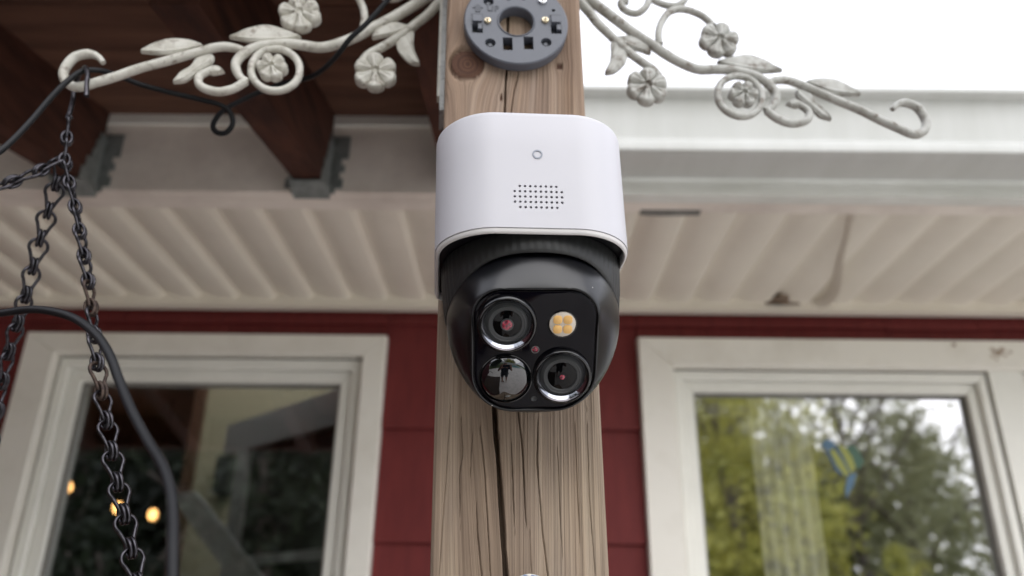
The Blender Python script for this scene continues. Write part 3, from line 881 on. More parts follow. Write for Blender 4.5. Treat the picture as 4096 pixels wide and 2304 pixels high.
# ribbed turning collar, cut back in front, long at the sides
RX, RD = .0016, .0388
nph = 288
def coll(rad, zf):
    return [Vector((RX+rad(q)*math.sin(q), -(RD+rad(q)*math.cos(q)), zf(q))) for q in [2*PI*j/nph for j in range(nph)]]
def zlow(q): return -.0398-.0185*abs(math.sin(q))**3.6 if math.cos(q) > -.02 else -.0583
def rib(q): return .00040*(1 if (int(q/(2*PI)*nph) % 4) < 2 else 0)
def tap(q, z): return .0461-.0022*max(0, (-.034-z)/.0243)**1.2
cl = MB().ringloft([
    coll(lambda q: tap(q,-.029)-.0007, lambda q: -.0288),
    coll(lambda q: tap(q,-.031)-rib(q)*.4, lambda q: -.0305),
    coll(lambda q: tap(q,(zlow(q)-.031)/2)-rib(q), lambda q: (zlow(q)-.031)*.5),
    coll(lambda q: tap(q,zlow(q))-rib(q)*.5, lambda q: zlow(q)+.0016),
    coll(lambda q: tap(q,zlow(q))-.0005, lambda q: zlow(q)+.0003),
    coll(lambda q: tap(q,zlow(q))-.0013, zlow),
    coll(lambda q: tap(q,zlow(q))-.0020, lambda q: zlow(q)+.0008),
    coll(lambda q: .0432, lambda q: -.0290)])
part('collar', cl, M_ring, dev, angle=60)
# --- head
head = part('head', MB(), None, dev) if False else None
SX, SD, SZ = .0020, .0388, -.0550
tilt, hy = R(42), R(2.6)
nh = Vector((-math.sin(hy)*math.cos(tilt), -math.cos(hy)*math.cos(tilt), -math.sin(tilt)))
rh = Vector((math.cos(hy), -math.sin(hy), 0)); rh = (rh-nh*rh.dot(nh)).normalized()
uh = nh.cross(rh); uh = uh if uh.z > 0 else -uh
S0 = Vector((SX, -SD, SZ))
def hp(x, y, s): return S0+rh*x+uh*y+nh*s
DN, RS = .0365, .0432
PXC, PYC, PW, PH, PR = -.0014, -.0026, .0296, .0312, .0142
PRB = .0200
NA = 128
def srect(w, h, r_, k):
    """rounded rectangle radius in direction angle k"""
    c, s_ = math.cos(k), math.sin(k)
    lo, hi = 0.0, .08
    for _ in range(40):
        m_ = (lo+hi)/2
        x, y = abs(m_*c), abs(m_*s_)
        if x > w or y > h: ins = False
        elif x > w-r_ and y > h-r_: ins = math.hypot(x-(w-r_), y-(h-r_)) <= r_
        else: ins = True
        lo, hi = (m_, hi) if ins else (lo, m_)
    return lo
angs = [2*PI*j/NA for j in range(NA)]
sq = [srect(PW, PH, PR+(PRB-PR)*max(0, min(1, .5-math.sin(k)*2)), k) for k in angs]
loops = []
for i in range(1,13):
    th = PI/2*(1-i/13.0)
    s_ = -RS*math.sin(th); r_ = RS*math.cos(th)
    loops.append([hp(r_*math.cos(k), r_*math.sin(k), s_) for k in angs])
for i in range(17):
    t = i/16.0
    s_ = DN*t
    w = 1-t**2.7
    loops.append([hp(PXC*(t**2)+(sq[j]+(RS-sq[j])*w)*math.cos(k), PYC*(t**1.6)+(sq[j]+(RS-sq[j])*w)*math.sin(k), s_) for j, k in enumerate(angs)])
for ins, ds in ((.0005,.00035),(.0010,.0002),(.00125,-.0004),(.00135,-.0012)):
    loops.append([hp(PXC+(sq[j]-ins)*math.cos(k), PYC+(sq[j]-ins)*math.sin(k), DN+ds) for j, k in enumerate(angs)])
head = part('head', MB().loft(loops), M_shell, dev, angle=55)
pan = [[hp(PXC+(sq[j]-ins)*math.cos(k), PYC+(sq[j]-ins)*math.sin(k), DN+ds) for j, k in enumerate(angs)] for ins, ds in ((.0016,-.0011),(.0016,-.0005),(.0021,-.0001),(.0030,0))]
part('front_panel', MB().loft(pan), M_panel, head, angle=50)
def ax(x, y): return hp(x, y, DN)
def lens(x, y, big):
    c = ax(x, y)+nh*.0019
    part('lens_bezel', MB().lathe([(.0139,-.0020),(.0136,.0008),(.0130,.0014),(.0125,.0015),(.0123,.0011)], c, nh, 64, cap=False), M_gloss, head)
    part('lens_edge', MB().lathe([(.0123,.0011),(.0122,.0013),(.0120,.0011),(.0117,.0006)], c, nh, 64, cap=False), M_dchrome, head)
    part('lens_ring', MB().lathe([(.0117,.0006),(.0109,-.0003),(.0102,-.0012)], c, nh, 64, cap=False), M_chrome, head)
    r0 = .0099 if not big else .0102
    part('lens_barrel', MB().lathe([(.0102,-.0012),(r0,-.0015),(r0-.0010,-.0006),(r0-.0016,-.0004),(r0-.0018,-.0006),(r0-.0030,-.0006),(r0-.0034,-.0010)], c, nh, 64, cap=False), M_barrel, head)
    r1 = r0-.0034
    part('lens_glass', MB().lathe([(r1,-.0010),(r1*.8,-.0005),(r1*.55,-.0001),(r1*.3,.0001),(.0001,.0002)], c, nh, 48, cap=False), M_lensblack, head)
    if not big:
        part('lens_core', MB().lathe([(.0031,.00005),(.0030,.0004),(.0025,.0005),(.0024,.0004)], c, nh, 32, cap=False), M_barrel, head)
        part('lens_core', MB().lathe([(.0024,.0004),(.0015,.0006),(.0001,.0007)], c, nh, 32, cap=False), M_pink, head)
    else:
        part('lens_core', MB().lathe([(.0021,.00005),(.0020,.0003),(.0013,.0004)], c, nh, 32, cap=False), M_base, head)
        part('lens_core', MB().lathe([(.0012,.0004),(.0006,.0006),(.0001,.00065)], c, nh, 24, cap=False), M_pink, head)
lens(-.0144, .0114, False)
lens(.0117, -.0150, True)
# motion sensor dome
c = ax(-.0148, -.0165)
part('sensor_dome', MB().lathe([(.0119,-.0002),(.0117,.0003),(.0108,.0014),(.0092,.0026),(.0070,.0036),(.0046,.0042),(.0022,.0045),(.0001,.0046)], c, nh, 64, cap=False), M_pir, head)
part('sensor_ring', MB().ringloft([[c+rh*(r_*math.cos(k))+uh*(r_*math.sin(k))+nh*t for k in angs] for r_, t in ((.0126,0),(.0125,.0006),(.0121,.0007),(.0119,.0002))]), M_gloss, head)
# spotlight
c = ax(.0112, .0109)
part('spotlight', MB().lathe([(.0062,-.0003),(.0061,.0004),(.0056,.0007),(.0001,.0008)], c, nh, 40, cap=False), M_ledglass, head)
part('spotlight_edge', MB().ringloft([[c+rh*(r_*math.cos(k))+uh*(r_*math.sin(k))+nh*t for k in angs] for r_, t in ((.0068,0),(.0067,.0005),(.0063,.0006),(.0062,0))]), M_gloss, head)
for qx in (-1,1):
    for qy in (-1,1):
        cc = c+rh*(qx*.00235)+uh*(qy*.00235)
        sqr = [srect(.00205,.00205,.0015,k) for k in angs[::4]]
        part('led', MB().loft([[cc+rh*(r_*w*math.cos(k))+uh*(r_*w*math.sin(k))+nh*t for r_, k in zip(sqr, angs[::4])] for w, t in ((1,.0006),(1,.00105),(.85,.0012))]), M_led, head)
c = ax(-.0011, -.0017)
part('light_sensor', MB().lathe([(.0020,0),(.0019,.0004),(.0015,.0004),(.0014,-.0000)], c, nh, 28, cap=False), M_dchrome, head)
part('light_sensor', MB().lathe([(.0014,.0000),(.0007,.0003),(.0001,.0003)], c, nh, 20, cap=False), M_pink, head)
c = ax(-.0012, -.0272)
part('microphone', MB().lathe([(.0015,0),(.0013,.0003),(.0008,.0001),(.0001,.0000)], c, nh, 20, cap=False), M_barrel, head)

# ================================================================ brackets
J = {
'arm': [(278.5,347.8),(282.4,352.0),(287.4,354.2),(292.4,353.8),(297.8,350.8),(301.0,344.7),(302.1,338.2),(300.4,332.7),(297.2,329.2),(292.2,327.0),(287.0,328.1),(281.6,330.7),(267.9,337.4),(254.2,345.2),(240.0,351.5),(225.7,358.2),(217.2,362.1),(207.7,366.4),(199.5,367.7),(190.8,366.0),(185.6,361.7)],
'stem': [(47.5,440),(54,433.5),(64.2,424.7),(79.3,411.2),(89.9,401.9),(104.5,390.8),(113.2,383.8),(124.7,376.7),(136.3,372.3),(148.5,373.2),(160.5,373.7),(172.2,371.6),(180.7,368.7),(187.7,363.2),(191.9,355.4),(191.0,348.9),(187.2,342.6),(182.2,340.1)],
'ring': [(148.8,352.2),(148.8,347.6),(149.9,343.3),(152.1,339.5),(155.1,336.6),(158.8,334.6),(162.9,333.7),(167.1,333.9),(171.2,335.3),(174.8,337.8),(177.8,341.2),(180.0,345.2),(181.1,349.7),(181.2,354.2),(180.2,358.6),(178.1,362.5),(175.1,365.6),(171.3,367.7),(167.2,368.6),(162.9,368.4),(158.7,366.9),(155.0,364.3),(151.9,360.9),(149.8,356.7)],
'lower': [(47.5,432),(51,427),(58.1,417.1),(64.0,407.7),(72.2,398.3),(82.7,386.4),(94.2,376.2),(102.8,369.4),(107.1,362.2),(106.6,355.5)],
'cres': [(201.4,346.5),(206.7,347.8),(210.0,345.8),(214.7,340.9),(212.8,334.2),(205.9,330.8),(198.6,330.2),(190.0,333.7),(183.5,339.9)],
'loop': [(109.1,392.5),(108.6,400.7),(110.8,411.1),(116.8,422.0),(124.0,426.6),(133.0,426.7),(142.2,422.9),(148.1,417.5),(150.8,413.2)],
'top1': [(106.4,440.9),(103.3,433.3),(100.3,426.5),(94.7,420.7),(89.0,420.2),(83.4,423.6),(81.5,428.7),(84.3,430.9),(87.4,431.2)],
'top2': [(100,441),(102.0,437.9),(109.6,432.6),(117.3,429.9),(125.3,430.7),(131.1,436.5),(131.0,441.8),(126.8,442.8)],
'top3': [(47.5,434),(60,441),(78,446),(96,446),(104,437)],
}
LEAF = {
'A': ([(199.5,375.7),(191.6,382.6),(184.3,386.3),(175.6,388.6),(166.9,387.0),(158.1,383.9),(151.1,380.6),(156.2,377.5),(165.5,375.2),(175.4,373.6),(187.4,373.6)]),
'B': ([(256.0,358.6),(253.2,363.3),(246.7,367.9),(238.1,371.4),(226.1,371.4),(216.2,367.5),(222.9,363.4),(230.6,359.8),(240.4,357.9)]),
'C': ([(230.5,335.1),(227.9,343.3),(221.6,349.5),(218.2,356.8),(208.5,359.9),(207.6,354.1),(213.1,347.9),(219.3,341.1),(223.2,336.8)]),
'D': ([(85.2,387.0),(73.8,393.4),(72.6,382.6),(71.2,374.2),(67.2,363.5),(73.9,364.1),(79.8,369.7),(83.9,376.2)]),
'E': ([(76.0,396.1),(84.3,398.6),(92.0,398.0),(98.4,393.5),(101.6,386.3),(101.4,383.1),(93.9,385.6),(86.8,387.5),(80.3,390.8)]),
'F': ([(198.5,346.5),(202.4,350.4),(207.1,350.9),(210,347.0),(206.1,344.0)]),
}
AX = {'A': ((153,379.5),(198,376)), 'B': ((218,365.5),(254.5,359)), 'C': ((209,358),(229.5,336)), 'D': ((79.5,388),(68.5,364.5)), 'E': ((78,395),(100.5,384.5)), 'F': ((209,347),(199.5,347))}
FLW = [(154.0,399.8,15.4,0.3),(97.3,353.6,15.4,0.1),(167.3,352.2,10.6,0.5)]
def bracket(sgn, off, mat, label, group):
    root = link('scroll_bracket', None)
    root.location = pfw(0, -HP, .33); root.rotation_euler = (0,0,PSI)
    tag(root, label, 'bracket', group)
    def P(x, z, t): return Vector((sgn*(x/1000)+off[0], t, z/1000-.33+off[1]))
    def rod(name, key, r_, n=5, closed=False, taper=None, dy=0.0):
        src = J[key]
        pts = smooth_path(src+([src[0]] if closed else []), n)
        if closed: pts = pts[:-1]
        path = [P(p.x, p.y, dy) for p in pts]
        rr = [r_*(taper(i/(len(path)-1)) if taper else 1) for i in range(len(path))]
        return part(name, MB().tube(path, rr, 12, [q*1.08 for q in rr], closed, up=(0,1,0)), mat, root, angle=70)
    rod('hook_arm', 'arm', .0033, taper=lambda t: (.55+3*t if t < .12 else .95) if t < .9 else .95-(t-.9)*2)
    rod('stem', 'stem', .0032, taper=lambda t: 1.25-.3*t if t < .9 else .95-(t-.9)*3)
    rod('scroll_ring', 'ring', .0026, closed=True, dy=.0002)
    rod('branch', 'lower', .0031, taper=lambda t: 1.2-.3*t)
    rod('scroll', 'cres', .0029, taper=lambda t: .75+.5*min(t,.5))
    rod('branch', 'loop', .0027)
    rod('scroll', 'top1', .0026, taper=lambda t: 1 if t < .7 else 1+.5*(t-.7))
    rod('scroll', 'top2', .0026)
    rod('stem', 'top3', .0026)
    for k, poly in LEAF.items():
        pts = smooth_path([(p[0],p[1]) for p in poly+[poly[0]]], 3)[:-1]
        a0, a1 = Vector((*AX[k][0],0)), Vector((*AX[k][1],0))
        d = (a1-a0)
        n = len(pts)
        fr_, bk, mid = [], [], []
        for p in pts:
            u = max(0, min(1, (p-a0).dot(d)/d.length_squared)); q = a0+d*u
            fr_.append(P(p.x,p.y,-.0006)); bk.append(P(p.x,p.y,.0018)); m1 = p.lerp(q,.45); mid.append((P(m1.x,m1.y,-.0022), P(q.x,q.y,-.0014)))
        mb = MB()
        vs = bk+fr_+[m_[0] for m_ in mid]+[m_[1] for m_ in mid]
        fs = [tuple(range(n))]
        for l in range(3):
            for i in range(n): fs.append((l*n+i, l*n+(i+1) % n, (l+1)*n+(i+1) % n, (l+1)*n+i))
        fs.append(tuple(3*n+i for i in range(n))[::-1])
        mb.add(vs, fs)
        part('leaf', mb, mat, root, angle=35)
    for fx, fz, fr0, ph in FLW:
        n, rings = 120, 14
        vs, fs = [], []
        def outline(q): return fr0*(.77+.23*abs(math.sin(3*(q+ph)))**.55)
        for ri_ in range(rings+1):
            u = ri_/rings
            for j in range(n):
                q = 2*PI*j/n
                pet = abs(math.sin(3*(q+ph)))              # six petals
                rr = outline(q)*u
                z_ = -.0034-.0018*math.sin(PI*min(1, u*.9))*pet**.7+.0022*(1-pet)**3*min(1, u*2)
                if .28 < u < .86: z_ += .0011*math.sin(PI*(u-.28)/.58)*(.5+.5*math.cos(18*(q+ph)+PI))*pet**.5
                if u < .16: z_ = -.0026
                elif u < .25: z_ = -.0048
                if u > .96: z_ = -.0016
                vs.append(P(fx+rr*math.cos(q), fz+rr*math.sin(q), z_))
        for j in range(n):
            q = 2*PI*j/n; rr = outline(q)*.985
            vs.append(P(fx+rr*math.cos(q), fz+rr*math.sin(q), .0028))
        for l in range(rings+1):
            for j in range(n): fs.append((l*n+j, l*n+(j+1) % n, (l+1)*n+(j+1) % n, (l+1)*n+j))
        fs.append(tuple((rings+1)*n+j for j in range(n)))
        part('flower', MB().add(vs, fs), mat, root, angle=60)
    # mounting strip on the post side
    x0 = sgn*.0451+(-.0030 if sgn < 0 else -.0044); 
    lean = -.0185
    def strip(w0, w1, y0, y1, z0, z1):
        c0 = lambda z: lean*(z-.33)
        a, b = sorted((sgn*w0, sgn*w1))
        bx = -.0038
        return MB().hexa([(a+bx+c0(z0),y0,z0-.33),(b+bx+c0(z0),y0,z0-.33),(b+bx+c0(z0),y1,z0-.33),(a+bx+c0(z0),y1,z0-.33),
                          (a+bx+c0(z1),y0,z1-.33),(b+bx+c0(z1),y0,z1-.33),(b+bx+c0(z1),y1,z1-.33),(a+bx+c0(z1),y1,z1-.33)])
    part('mounting_strip', strip(.0449,.0480,-.012,.012,.318,.442), M_strip, root, smooth=False)
    part('strip_rib', strip(.0481,.0500,-.004,.004,.335,.442), mat, root, smooth=False)
    return root
bracket(-1, (0,0), M_ironL, 'cream white cast iron scroll bracket carrying the chains and the cable', 'cast iron scroll brackets on the post sides')
bracket(1, (-.0030,.0025), M_ironR, 'weathered grey cast iron scroll bracket with an empty hook against the sky', 'cast iron scroll brackets on the post sides')

# ================================================================ hanging basket chains
hook_pts = [(-.2765,.426,1.9615),(-.2790,.4265,1.9720),(-.2806,.428,1.9797),(-.2850,.4305,1.9875),(-.2904,.436,1.9899),(-.2965,.4425,1.9885),(-.2990,.446,1.9820),(-.2980,.4455,1.9760),(-.2965,.444,1.9690),(-.2955,.4425,1.9605),(-.2952,.4415,1.9560),(-.2940,.4410,1.9545),(-.2930,.4412,1.9565)]
hk = MB().tube(smooth_path(hook_pts, 4), .0016, 8)
solo('chain_hook', hk, M_chain, 'dark wire hook hung over the white bracket above the chains', 'hook', origin=(-.2945,.441,1.956))
# one link: pear-shaped wire loop closing in a doubled eye at right angles
def link_mesh():
    mb = MB()
    w = .00100
    r_ = .0052
    pear = []
    for k in range(15):
        q = R(-38+256*k/14.0)
        pear.append((r_*math.cos(q), 0, -r_+r_*math.sin(q)))
    pear = pear+[(-.0026,0,-.0125),(-.0012,.0002,-.0172),(0,.0012,-.0188),(.0012,.0002,-.0172),(.0026,0,-.0125)]
    mb.tube(smooth_path(pear+[pear[0]], 2)[:-1], w, 7, closed=True)
    for s in (-.0011,.0011):
        eye = [(s, .0030*math.sin(q), -.0178+.0050*math.cos(q)) for q in [2*PI*k/16 for k in range(16)]]
        mb.tube(eye, w, 7, closed=True)
    return mb
LM = make_mesh('link', link_mesh(), M_chain, True, 80)
LMR = make_mesh('link_rusty', link_mesh(), M_rust, True, 80)
def chain(path, tw0, dtw, label, seed):
    P = smooth_path(path, 8)
    root = thing('hanging_chain', label, 'chain', P[0], group='chains of the hanging basket')
    rg = random.Random(seed)
    # arc-length parametrisation
    L = [0]
    for a, b in zip(P[:-1], P[1:]): L.append(L[-1]+(b-a).length)
    def at(s):
        for i in range(len(L)-1):
            if L[i+1] >= s: return P[i].lerp(P[i+1], (s-L[i])/(L[i+1]-L[i]+1e-9))
        return P[-1]
    s = 0.0; k = 0; pitch_ = .0182
    while s+pitch_ < L[-1]:
        p0, p1 = at(s), at(s+pitch_)
        zd = (p0-p1).normalized()
        tw = R(tw0+dtw*k+rg.uniform(-9,9))
        xd = Vector((math.cos(tw), math.sin(tw), 0)); xd = (xd-zd*xd.dot(zd)).normalized()
        yd = zd.cross(xd)
        o = link('link', LMR if rg.random() < .05 else LM, root)
        m4 = Matrix((xd, yd, zd)).transposed().to_4x4(); m4.translation = p0-P[0]
        o.matrix_basis = m4
        s += pitch_; k += 1
chain([(-.2941,.441,1.9555),(-.2918,.440,1.9440),(-.2890,.438,1.9290),(-.2860,.437,1.9160),(-.2811,.437,1.9061),(-.2712,.437,1.8831),(-.2609,.436,1.8571),(-.2540,.435,1.8402),(-.2428,.433,1.8080),(-.2316,.430,1.7774),(-.2211,.428,1.7516),(-.2094,.425,1.7243),(-.1977,.422,1.6987),(-.1859,.420,1.6718),(-.179,.418,1.6563),(-.170,.416,1.636)],
      118, -5.2, 'black jack chain crossing the dark window down to the bottom edge', 11)
chain([(-.2888,.439,1.9243),(-.2918,.443,1.9095),(-.2959,.448,1.8906),(-.3008,.455,1.8658),(-.3050,.462,1.8381),(-.3098,.468,1.8170),(-.3148,.475,1.7965),(-.3157,.480,1.7694),(-.3183,.490,1.7394)],
      15, 11, 'black jack chain hanging almost straight down past the soffit ribs', 12)
chain([(-.2885,.437,1.9230),(-.2935,.430,1.9100),(-.3010,.424,1.9000),(-.3085,.418,1.8900),(-.3160,.411,1.8790),(-.325,.404,1.866)],
      -10, 4, 'short black jack chain slanting off toward the picture edge below the cable', 13)

# ================================================================ cable
cab = [(-.0972,.246,1.6551),(-.1021,.252,1.6705),(-.1059,.258,1.6799),(-.1113,.265,1.6901),(-.1184,.272,1.6994),(-.1281,.28,1.7086),(-.1397,.288,1.7212),(-.1507,.296,1.7348),(-.1598,.302,1.7472),(-.1699,.308,1.7576),(-.1836,.315,1.7671),(-.197,.32,1.7725),(-.2112,.325,1.7755),(-.2273,.33,1.7755),(-.2525,.335,1.7752),(-.2916,.345,1.7873),(-.3127,.36,1.82),(-.318,.375,1.855),(-.3100,.39,1.8850),(-.3018,.4,1.9033),(-.2975,.41,1.9284),(-.2954,.42,1.955),(-.2922,.427,1.9739),(-.2875,.432,1.9858),(-.2799,.438,1.9912),(-.2728,.447,1.9941),(-.2606,.455,1.9929),(-.2414,.46,1.9901),(-.222,.465,1.9881),(-.2086,.468,1.9858),(-.2015,.47,1.981),(-.1992,.472,1.973),(-.2034,.474,1.967),(-.2107,.476,1.9683),(-.2154,.478,1.9759),(-.2112,.478,1.9865),(-.1988,.477,1.9956),(-.1814,.475,2.0041),(-.165,.472,2.0085),(-.1491,.466,2.008),(-.1359,.455,2.0064),(-.1225,.44,2.0073),(-.1132,.432,2.0144),(-.1016,.428,2.0248),(-.0873,.425,2.0438),(-.0723,.42,2.059),(-.05,.415,2.085)]
cp = smooth_path(cab, 5)
nn = len(cp)
solo('power_cable', MB().tube(cp, [.00185 if i < nn*.36 else .0018 for i in range(nn)], 12, [.0016 if i < nn*.36 else .0019 for i in range(nn)]), M_cable,
     'black power cable looped over the white bracket and hanging beside the chains', 'cable', origin=(-.2799,.438,1.9912), angle=80)

# ================================================================ bird sticker on the right pane
stk = thing('bird_sticker', 'blue yellow and green bird sticker on the wide window pane', 'sticker', (.54, WALL+.019, 1.9))
S_ = {
 'head': ([(.5095,1.9352),(.5130,1.9415),(.5172,1.9448),(.528,1.9433),(.5332,1.9355),(.5239,1.9259),(.5134,1.9289)], M_blue),
 'wing': ([(.521,1.9274),(.5291,1.9291),(.5400,1.910),(.5481,1.8888),(.5412,1.8841),(.530,1.902)], M_yel),
 'wing.b': ([(.535,1.9371),(.5485,1.9325),(.557,1.916),(.5604,1.8982),(.5514,1.8904),(.544,1.915)], M_yel),
 'wing.c': ([(.5490,1.9325),(.558,1.9355),(.5645,1.9342),(.572,1.922),(.576,1.9077),(.5646,1.8952),(.5612,1.8982),(.5575,1.916)], M_grn),
 'body': ([(.5145,1.9258),(.5205,1.9272),(.5295,1.9018),(.5405,1.8841),(.5268,1.8917)], M_navy),
 'body.b': ([(.5298,1.9291),(.5345,1.9371),(.5435,1.915),(.5510,1.8904),(.5486,1.8888),(.5405,1.910)], M_navy),
 'tail': ([(.5443,1.8836),(.552,1.8885),(.5608,1.8905),(.556,1.878),(.551,1.8674),(.5374,1.8492),(.5382,1.8643)], M_blue),
}
for k, (poly, m_) in S_.items():
    part(k.split('.')[0], MB().prism(poly, lambda x,y,t: (x,t,y), WALL+.0186, WALL+.0193), m_, stk, smooth=False, world=True)

wing = thing('house_wing', 'dark red side wing of the house beyond the porch', 'house wing', (-3.6,-.2,0))
part('wall', MB().box(-5.0,-2.6,-1.6,1.2,0,3.0), M_sheathing, wing, smooth=False, world=True)
part('roof', MB().hexa([(-5.2,-1.8,3.0),(-2.45,-1.8,3.0),(-2.45,1.19,3.0),(-5.2,1.19,3.0),(-5.2,-1.8,3.9),(-3.7,-.5,3.9),(-3.7,.4,3.9),(-5.2,1.19,3.9)]), M_indark, wing, smooth=False, world=True)

# ================================================================ room behind the windows
part('floor', MB().box(-2.3,2.3,WALL+.12,4.2,.2,.25), M_infloor, house, smooth=False, world=True)
for cx0,cx1,cy0,cy1 in ((-2.3,-.92,WALL+.115,4.2),(.90,2.3,WALL+.115,4.2),(-.9195,  .8995,2.27,4.2),(-.9195,  .8995,WALL+.115,1.48)):
    part('ceiling', MB().box(cx0,cx1,cy0,cy1,2.45,2.5), M_inceil, house, smooth=False, world=True)
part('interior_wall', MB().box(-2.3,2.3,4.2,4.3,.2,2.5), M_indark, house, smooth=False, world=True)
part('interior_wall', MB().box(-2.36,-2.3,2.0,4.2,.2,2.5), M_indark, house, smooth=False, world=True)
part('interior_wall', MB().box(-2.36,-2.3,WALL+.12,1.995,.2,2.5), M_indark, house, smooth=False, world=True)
part('interior_wall', MB().box(2.3,2.36,WALL+.12,4.2,.2,2.5), M_inwall, house, smooth=False, world=True)
M_brown = mk('brown_trim', (.10,.045,.022), rough=.55, var=.2, scale=10)
part('wall_trim', MB().box(-.9355,-.905,2.285,2.36,.25,2.449), M_brown, house, smooth=False, world=True)
part('interior_wall', MB().box(-.9045,-.05,2.30,2.34,.25,2.449), M_inwall, house, smooth=False, world=True)
# inner bay window on a diagonal: header, jamb, dark panes, sill
def dbox(p0, p1, z0, z1, th):
    a, b = Vector((*p0,0)), Vector((*p1,0)); d = (b-a).normalized(); n_ = Vector((d.y,-d.x,0))
    q = [a-n_*th/2, b-n_*th/2, b+n_*th/2, a+n_*th/2]
    return MB().hexa([(v.x,v.y,z0) for v in q]+[(v.x,v.y,z1) for v in q])
bay = part('bay_window', dbox((-.700,2.000),(-.25,1.55),2.035,2.11,.05), M_intrim, house, smooth=False, world=True)
part('jamb', dbox((-.648,1.948),(-.612,1.912),1.0,2.0345,.05), M_intrim, bay, smooth=False, world=True)
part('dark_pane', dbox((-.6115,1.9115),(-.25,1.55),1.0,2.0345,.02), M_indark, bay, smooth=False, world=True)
part('rail', dbox((-.6114,1.9114),(-.25,1.55),1.77,1.79,.05), M_intrim, bay, smooth=False, world=True)
spk = MB().box(-.827,-.787,2.24,2.298,1.985,2.085)
solo('wall_speaker', spk, M_dark, 'small black speaker on the olive wall inside the dark window', 'speaker', smooth=False, origin=(-.807,2.27,1.985))
# pale sloping board inside, standing in for a reflected band on the glass
rl = MB().hexa([(-.712,1.690,1.897),(-.660,1.690,1.904),(-.420,1.690,1.660),(-.480,1.690,1.650),(-.712,1.71,1.897),(-.660,1.71,1.904),(-.420,1.71,1.660),(-.480,1.71,1.650)])
solo('reflection_board', rl, M_intrim, 'pale sloping board standing in for a reflection low in the dark window', 'rail', smooth=False, origin=(-.57,1.70,1.66))
for k, (x, y_, z, lb) in enumerate(((-1.640,3.0,2.111,'lit warm bulb nearest the frame side in the dark window'),(-1.441,3.0,2.040,'lit warm bulb half hidden by the chain in the dark window'),(-1.309,3.0,2.016,'lit warm bulb beside the black cable in the dark window'))):
    t_ = thing('ceiling_bulb', lb, 'light bulb', (x,y_,z), group='warm bulbs in the dim room')
    part('glass_bulb', MB().ico((0,0,0), .019, 2, (.85,.85,1.1)), M_bulb, t_)
    part('socket', MB().lathe([(.012,.018),(.014,.03),(.014,.055),(.004,.056)], (0,0,0), (0,0,1), 16), M_dark, t_)
    part('cord', MB().tube([(0,0,.055),(0,0,2.449-z)], .003, 8), M_dark, t_)
# sheer curtain behind the wide window
cu = MB()
cw = [(.405+.10*k/24, WALL+.055+.008*math.sin(k*1.3)) for k in range(25)]
cu.loft([[(x,y_,2.06) for x,y_ in cw]+[(x,y_+.002,2.06) for x,y_ in cw[::-1]], [(x,y_,1.0) for x,y_ in cw]+[(x,y_+.002,1.0) for x,y_ in cw[::-1]]])
solo('sheer_curtain', cu, M_curtain, 'pale sheer curtain hanging behind the wide window', 'curtain', origin=(.455,WALL+.16,1.0))
part('valance', MB().box(.30,.70,WALL+.13,WALL+.145,2.012,2.035), M_intrim, house, smooth=False, world=True)

# ================================================================ garden behind the photographer (mirrored in the panes)
def crown(mb, c, rad, n, size, seed, clumps=26, hollow=.35):
    rg = random.Random(seed)
    cl_ = []
    for _ in range(clumps):
        while True:
            p = Vector((rg.uniform(-1,1), rg.uniform(-1,1), rg.uniform(-1,1)))
            if hollow < p.length < 1: break
        cl_.append((Vector((p.x*rad[0], p.y*rad[1], p.z*rad[2])), rg.uniform(.16,.36)))
    for _ in range(n):
        cc, cr_ = rg.choice(cl_)
        v = Vector((rg.gauss(0,1), rg.gauss(0,1), rg.gauss(0,1)))*(cr_*.55)
        p = Vector(c)+cc+Vector((v.x*rad[0], v.y*rad[1], v.z*rad[2]))
        a = Vector((rg.gauss(0,1), rg.gauss(0,1), rg.gauss(0,1))).normalized()
        b = a.orthogonal().normalized(); q = rg.uniform(0, 2*PI)
        e1 = b*math.cos(q)+a.cross(b)*math.sin(q); e2 = a.cross(e1)
        s = size*rg.uniform(.6,1.4)
        mb.add([p-e1*s*.5, p+e2*s*.28, p+e1*s*.6, p-e2*s*.28], [(0,1,2,3)])
def tree(x, y, h, rad, trunk_r, mat, n, size, seed, label, limbs=6, crown_c=None, hollow=.35, clumps=26, name='garden_tree'):
    rg = random.Random(seed)
    t = thing(name, label, 'tree', (x,y,0), group='garden trees behind the photographer')
    cz = crown_c if crown_c else h-rad[2]
    tr = MB()
    path = [(rg.uniform(-.03,.03)*k, rg.uniform(-.03,.03)*k, (cz+rad[2]*.6)*k/6) for k in range(7)]
    tr.tube(smooth_path(path, 3), [trunk_r*(1.15-.8*k/18) for k in range(19)], 10)
    for k in range(limbs):
        z0 = cz-rad[2]*.7+rad[2]*1.1*k/limbs; q = rg.uniform(0,2*PI); l_ = rg.uniform(.6,.95)
        p0 = Vector((0,0,z0)); p1 = Vector((math.cos(q)*rad[0]*l_*.5, math.sin(q)*rad[1]*l_*.5, z0+rad[2]*.35)); p2 = Vector((math.cos(q)*rad[0]*l_, math.sin(q)*rad[1]*l_, z0+rad[2]*rg.uniform(.5,.9)))
        tr.tube(smooth_path([p0,p1,p2], 4), [trunk_r*.45*(1-.085*i) for i in range(9)], 7)
        for _ in range(3):
            e = p1.lerp(p2, rg.uniform(.2,.9)); d = Vector((rg.uniform(-1,1),rg.uniform(-1,1),rg.uniform(.1,1)))*rad[0]*.4
            tr.tube([e, e+d*.5, e+d], [trunk_r*.16, trunk_r*.11, trunk_r*.05], 5)
    part('trunk', tr, M_bark, t, angle=80)
    cb = MB(); crown(cb, (0,0,cz), rad, n, size, seed+1, clumps, hollow)
    me = bpy.data.meshes.new('crown'); me.from_pydata(cb.v, [], cb.f); me.materials.append(mat)
    link('crown', me, t)
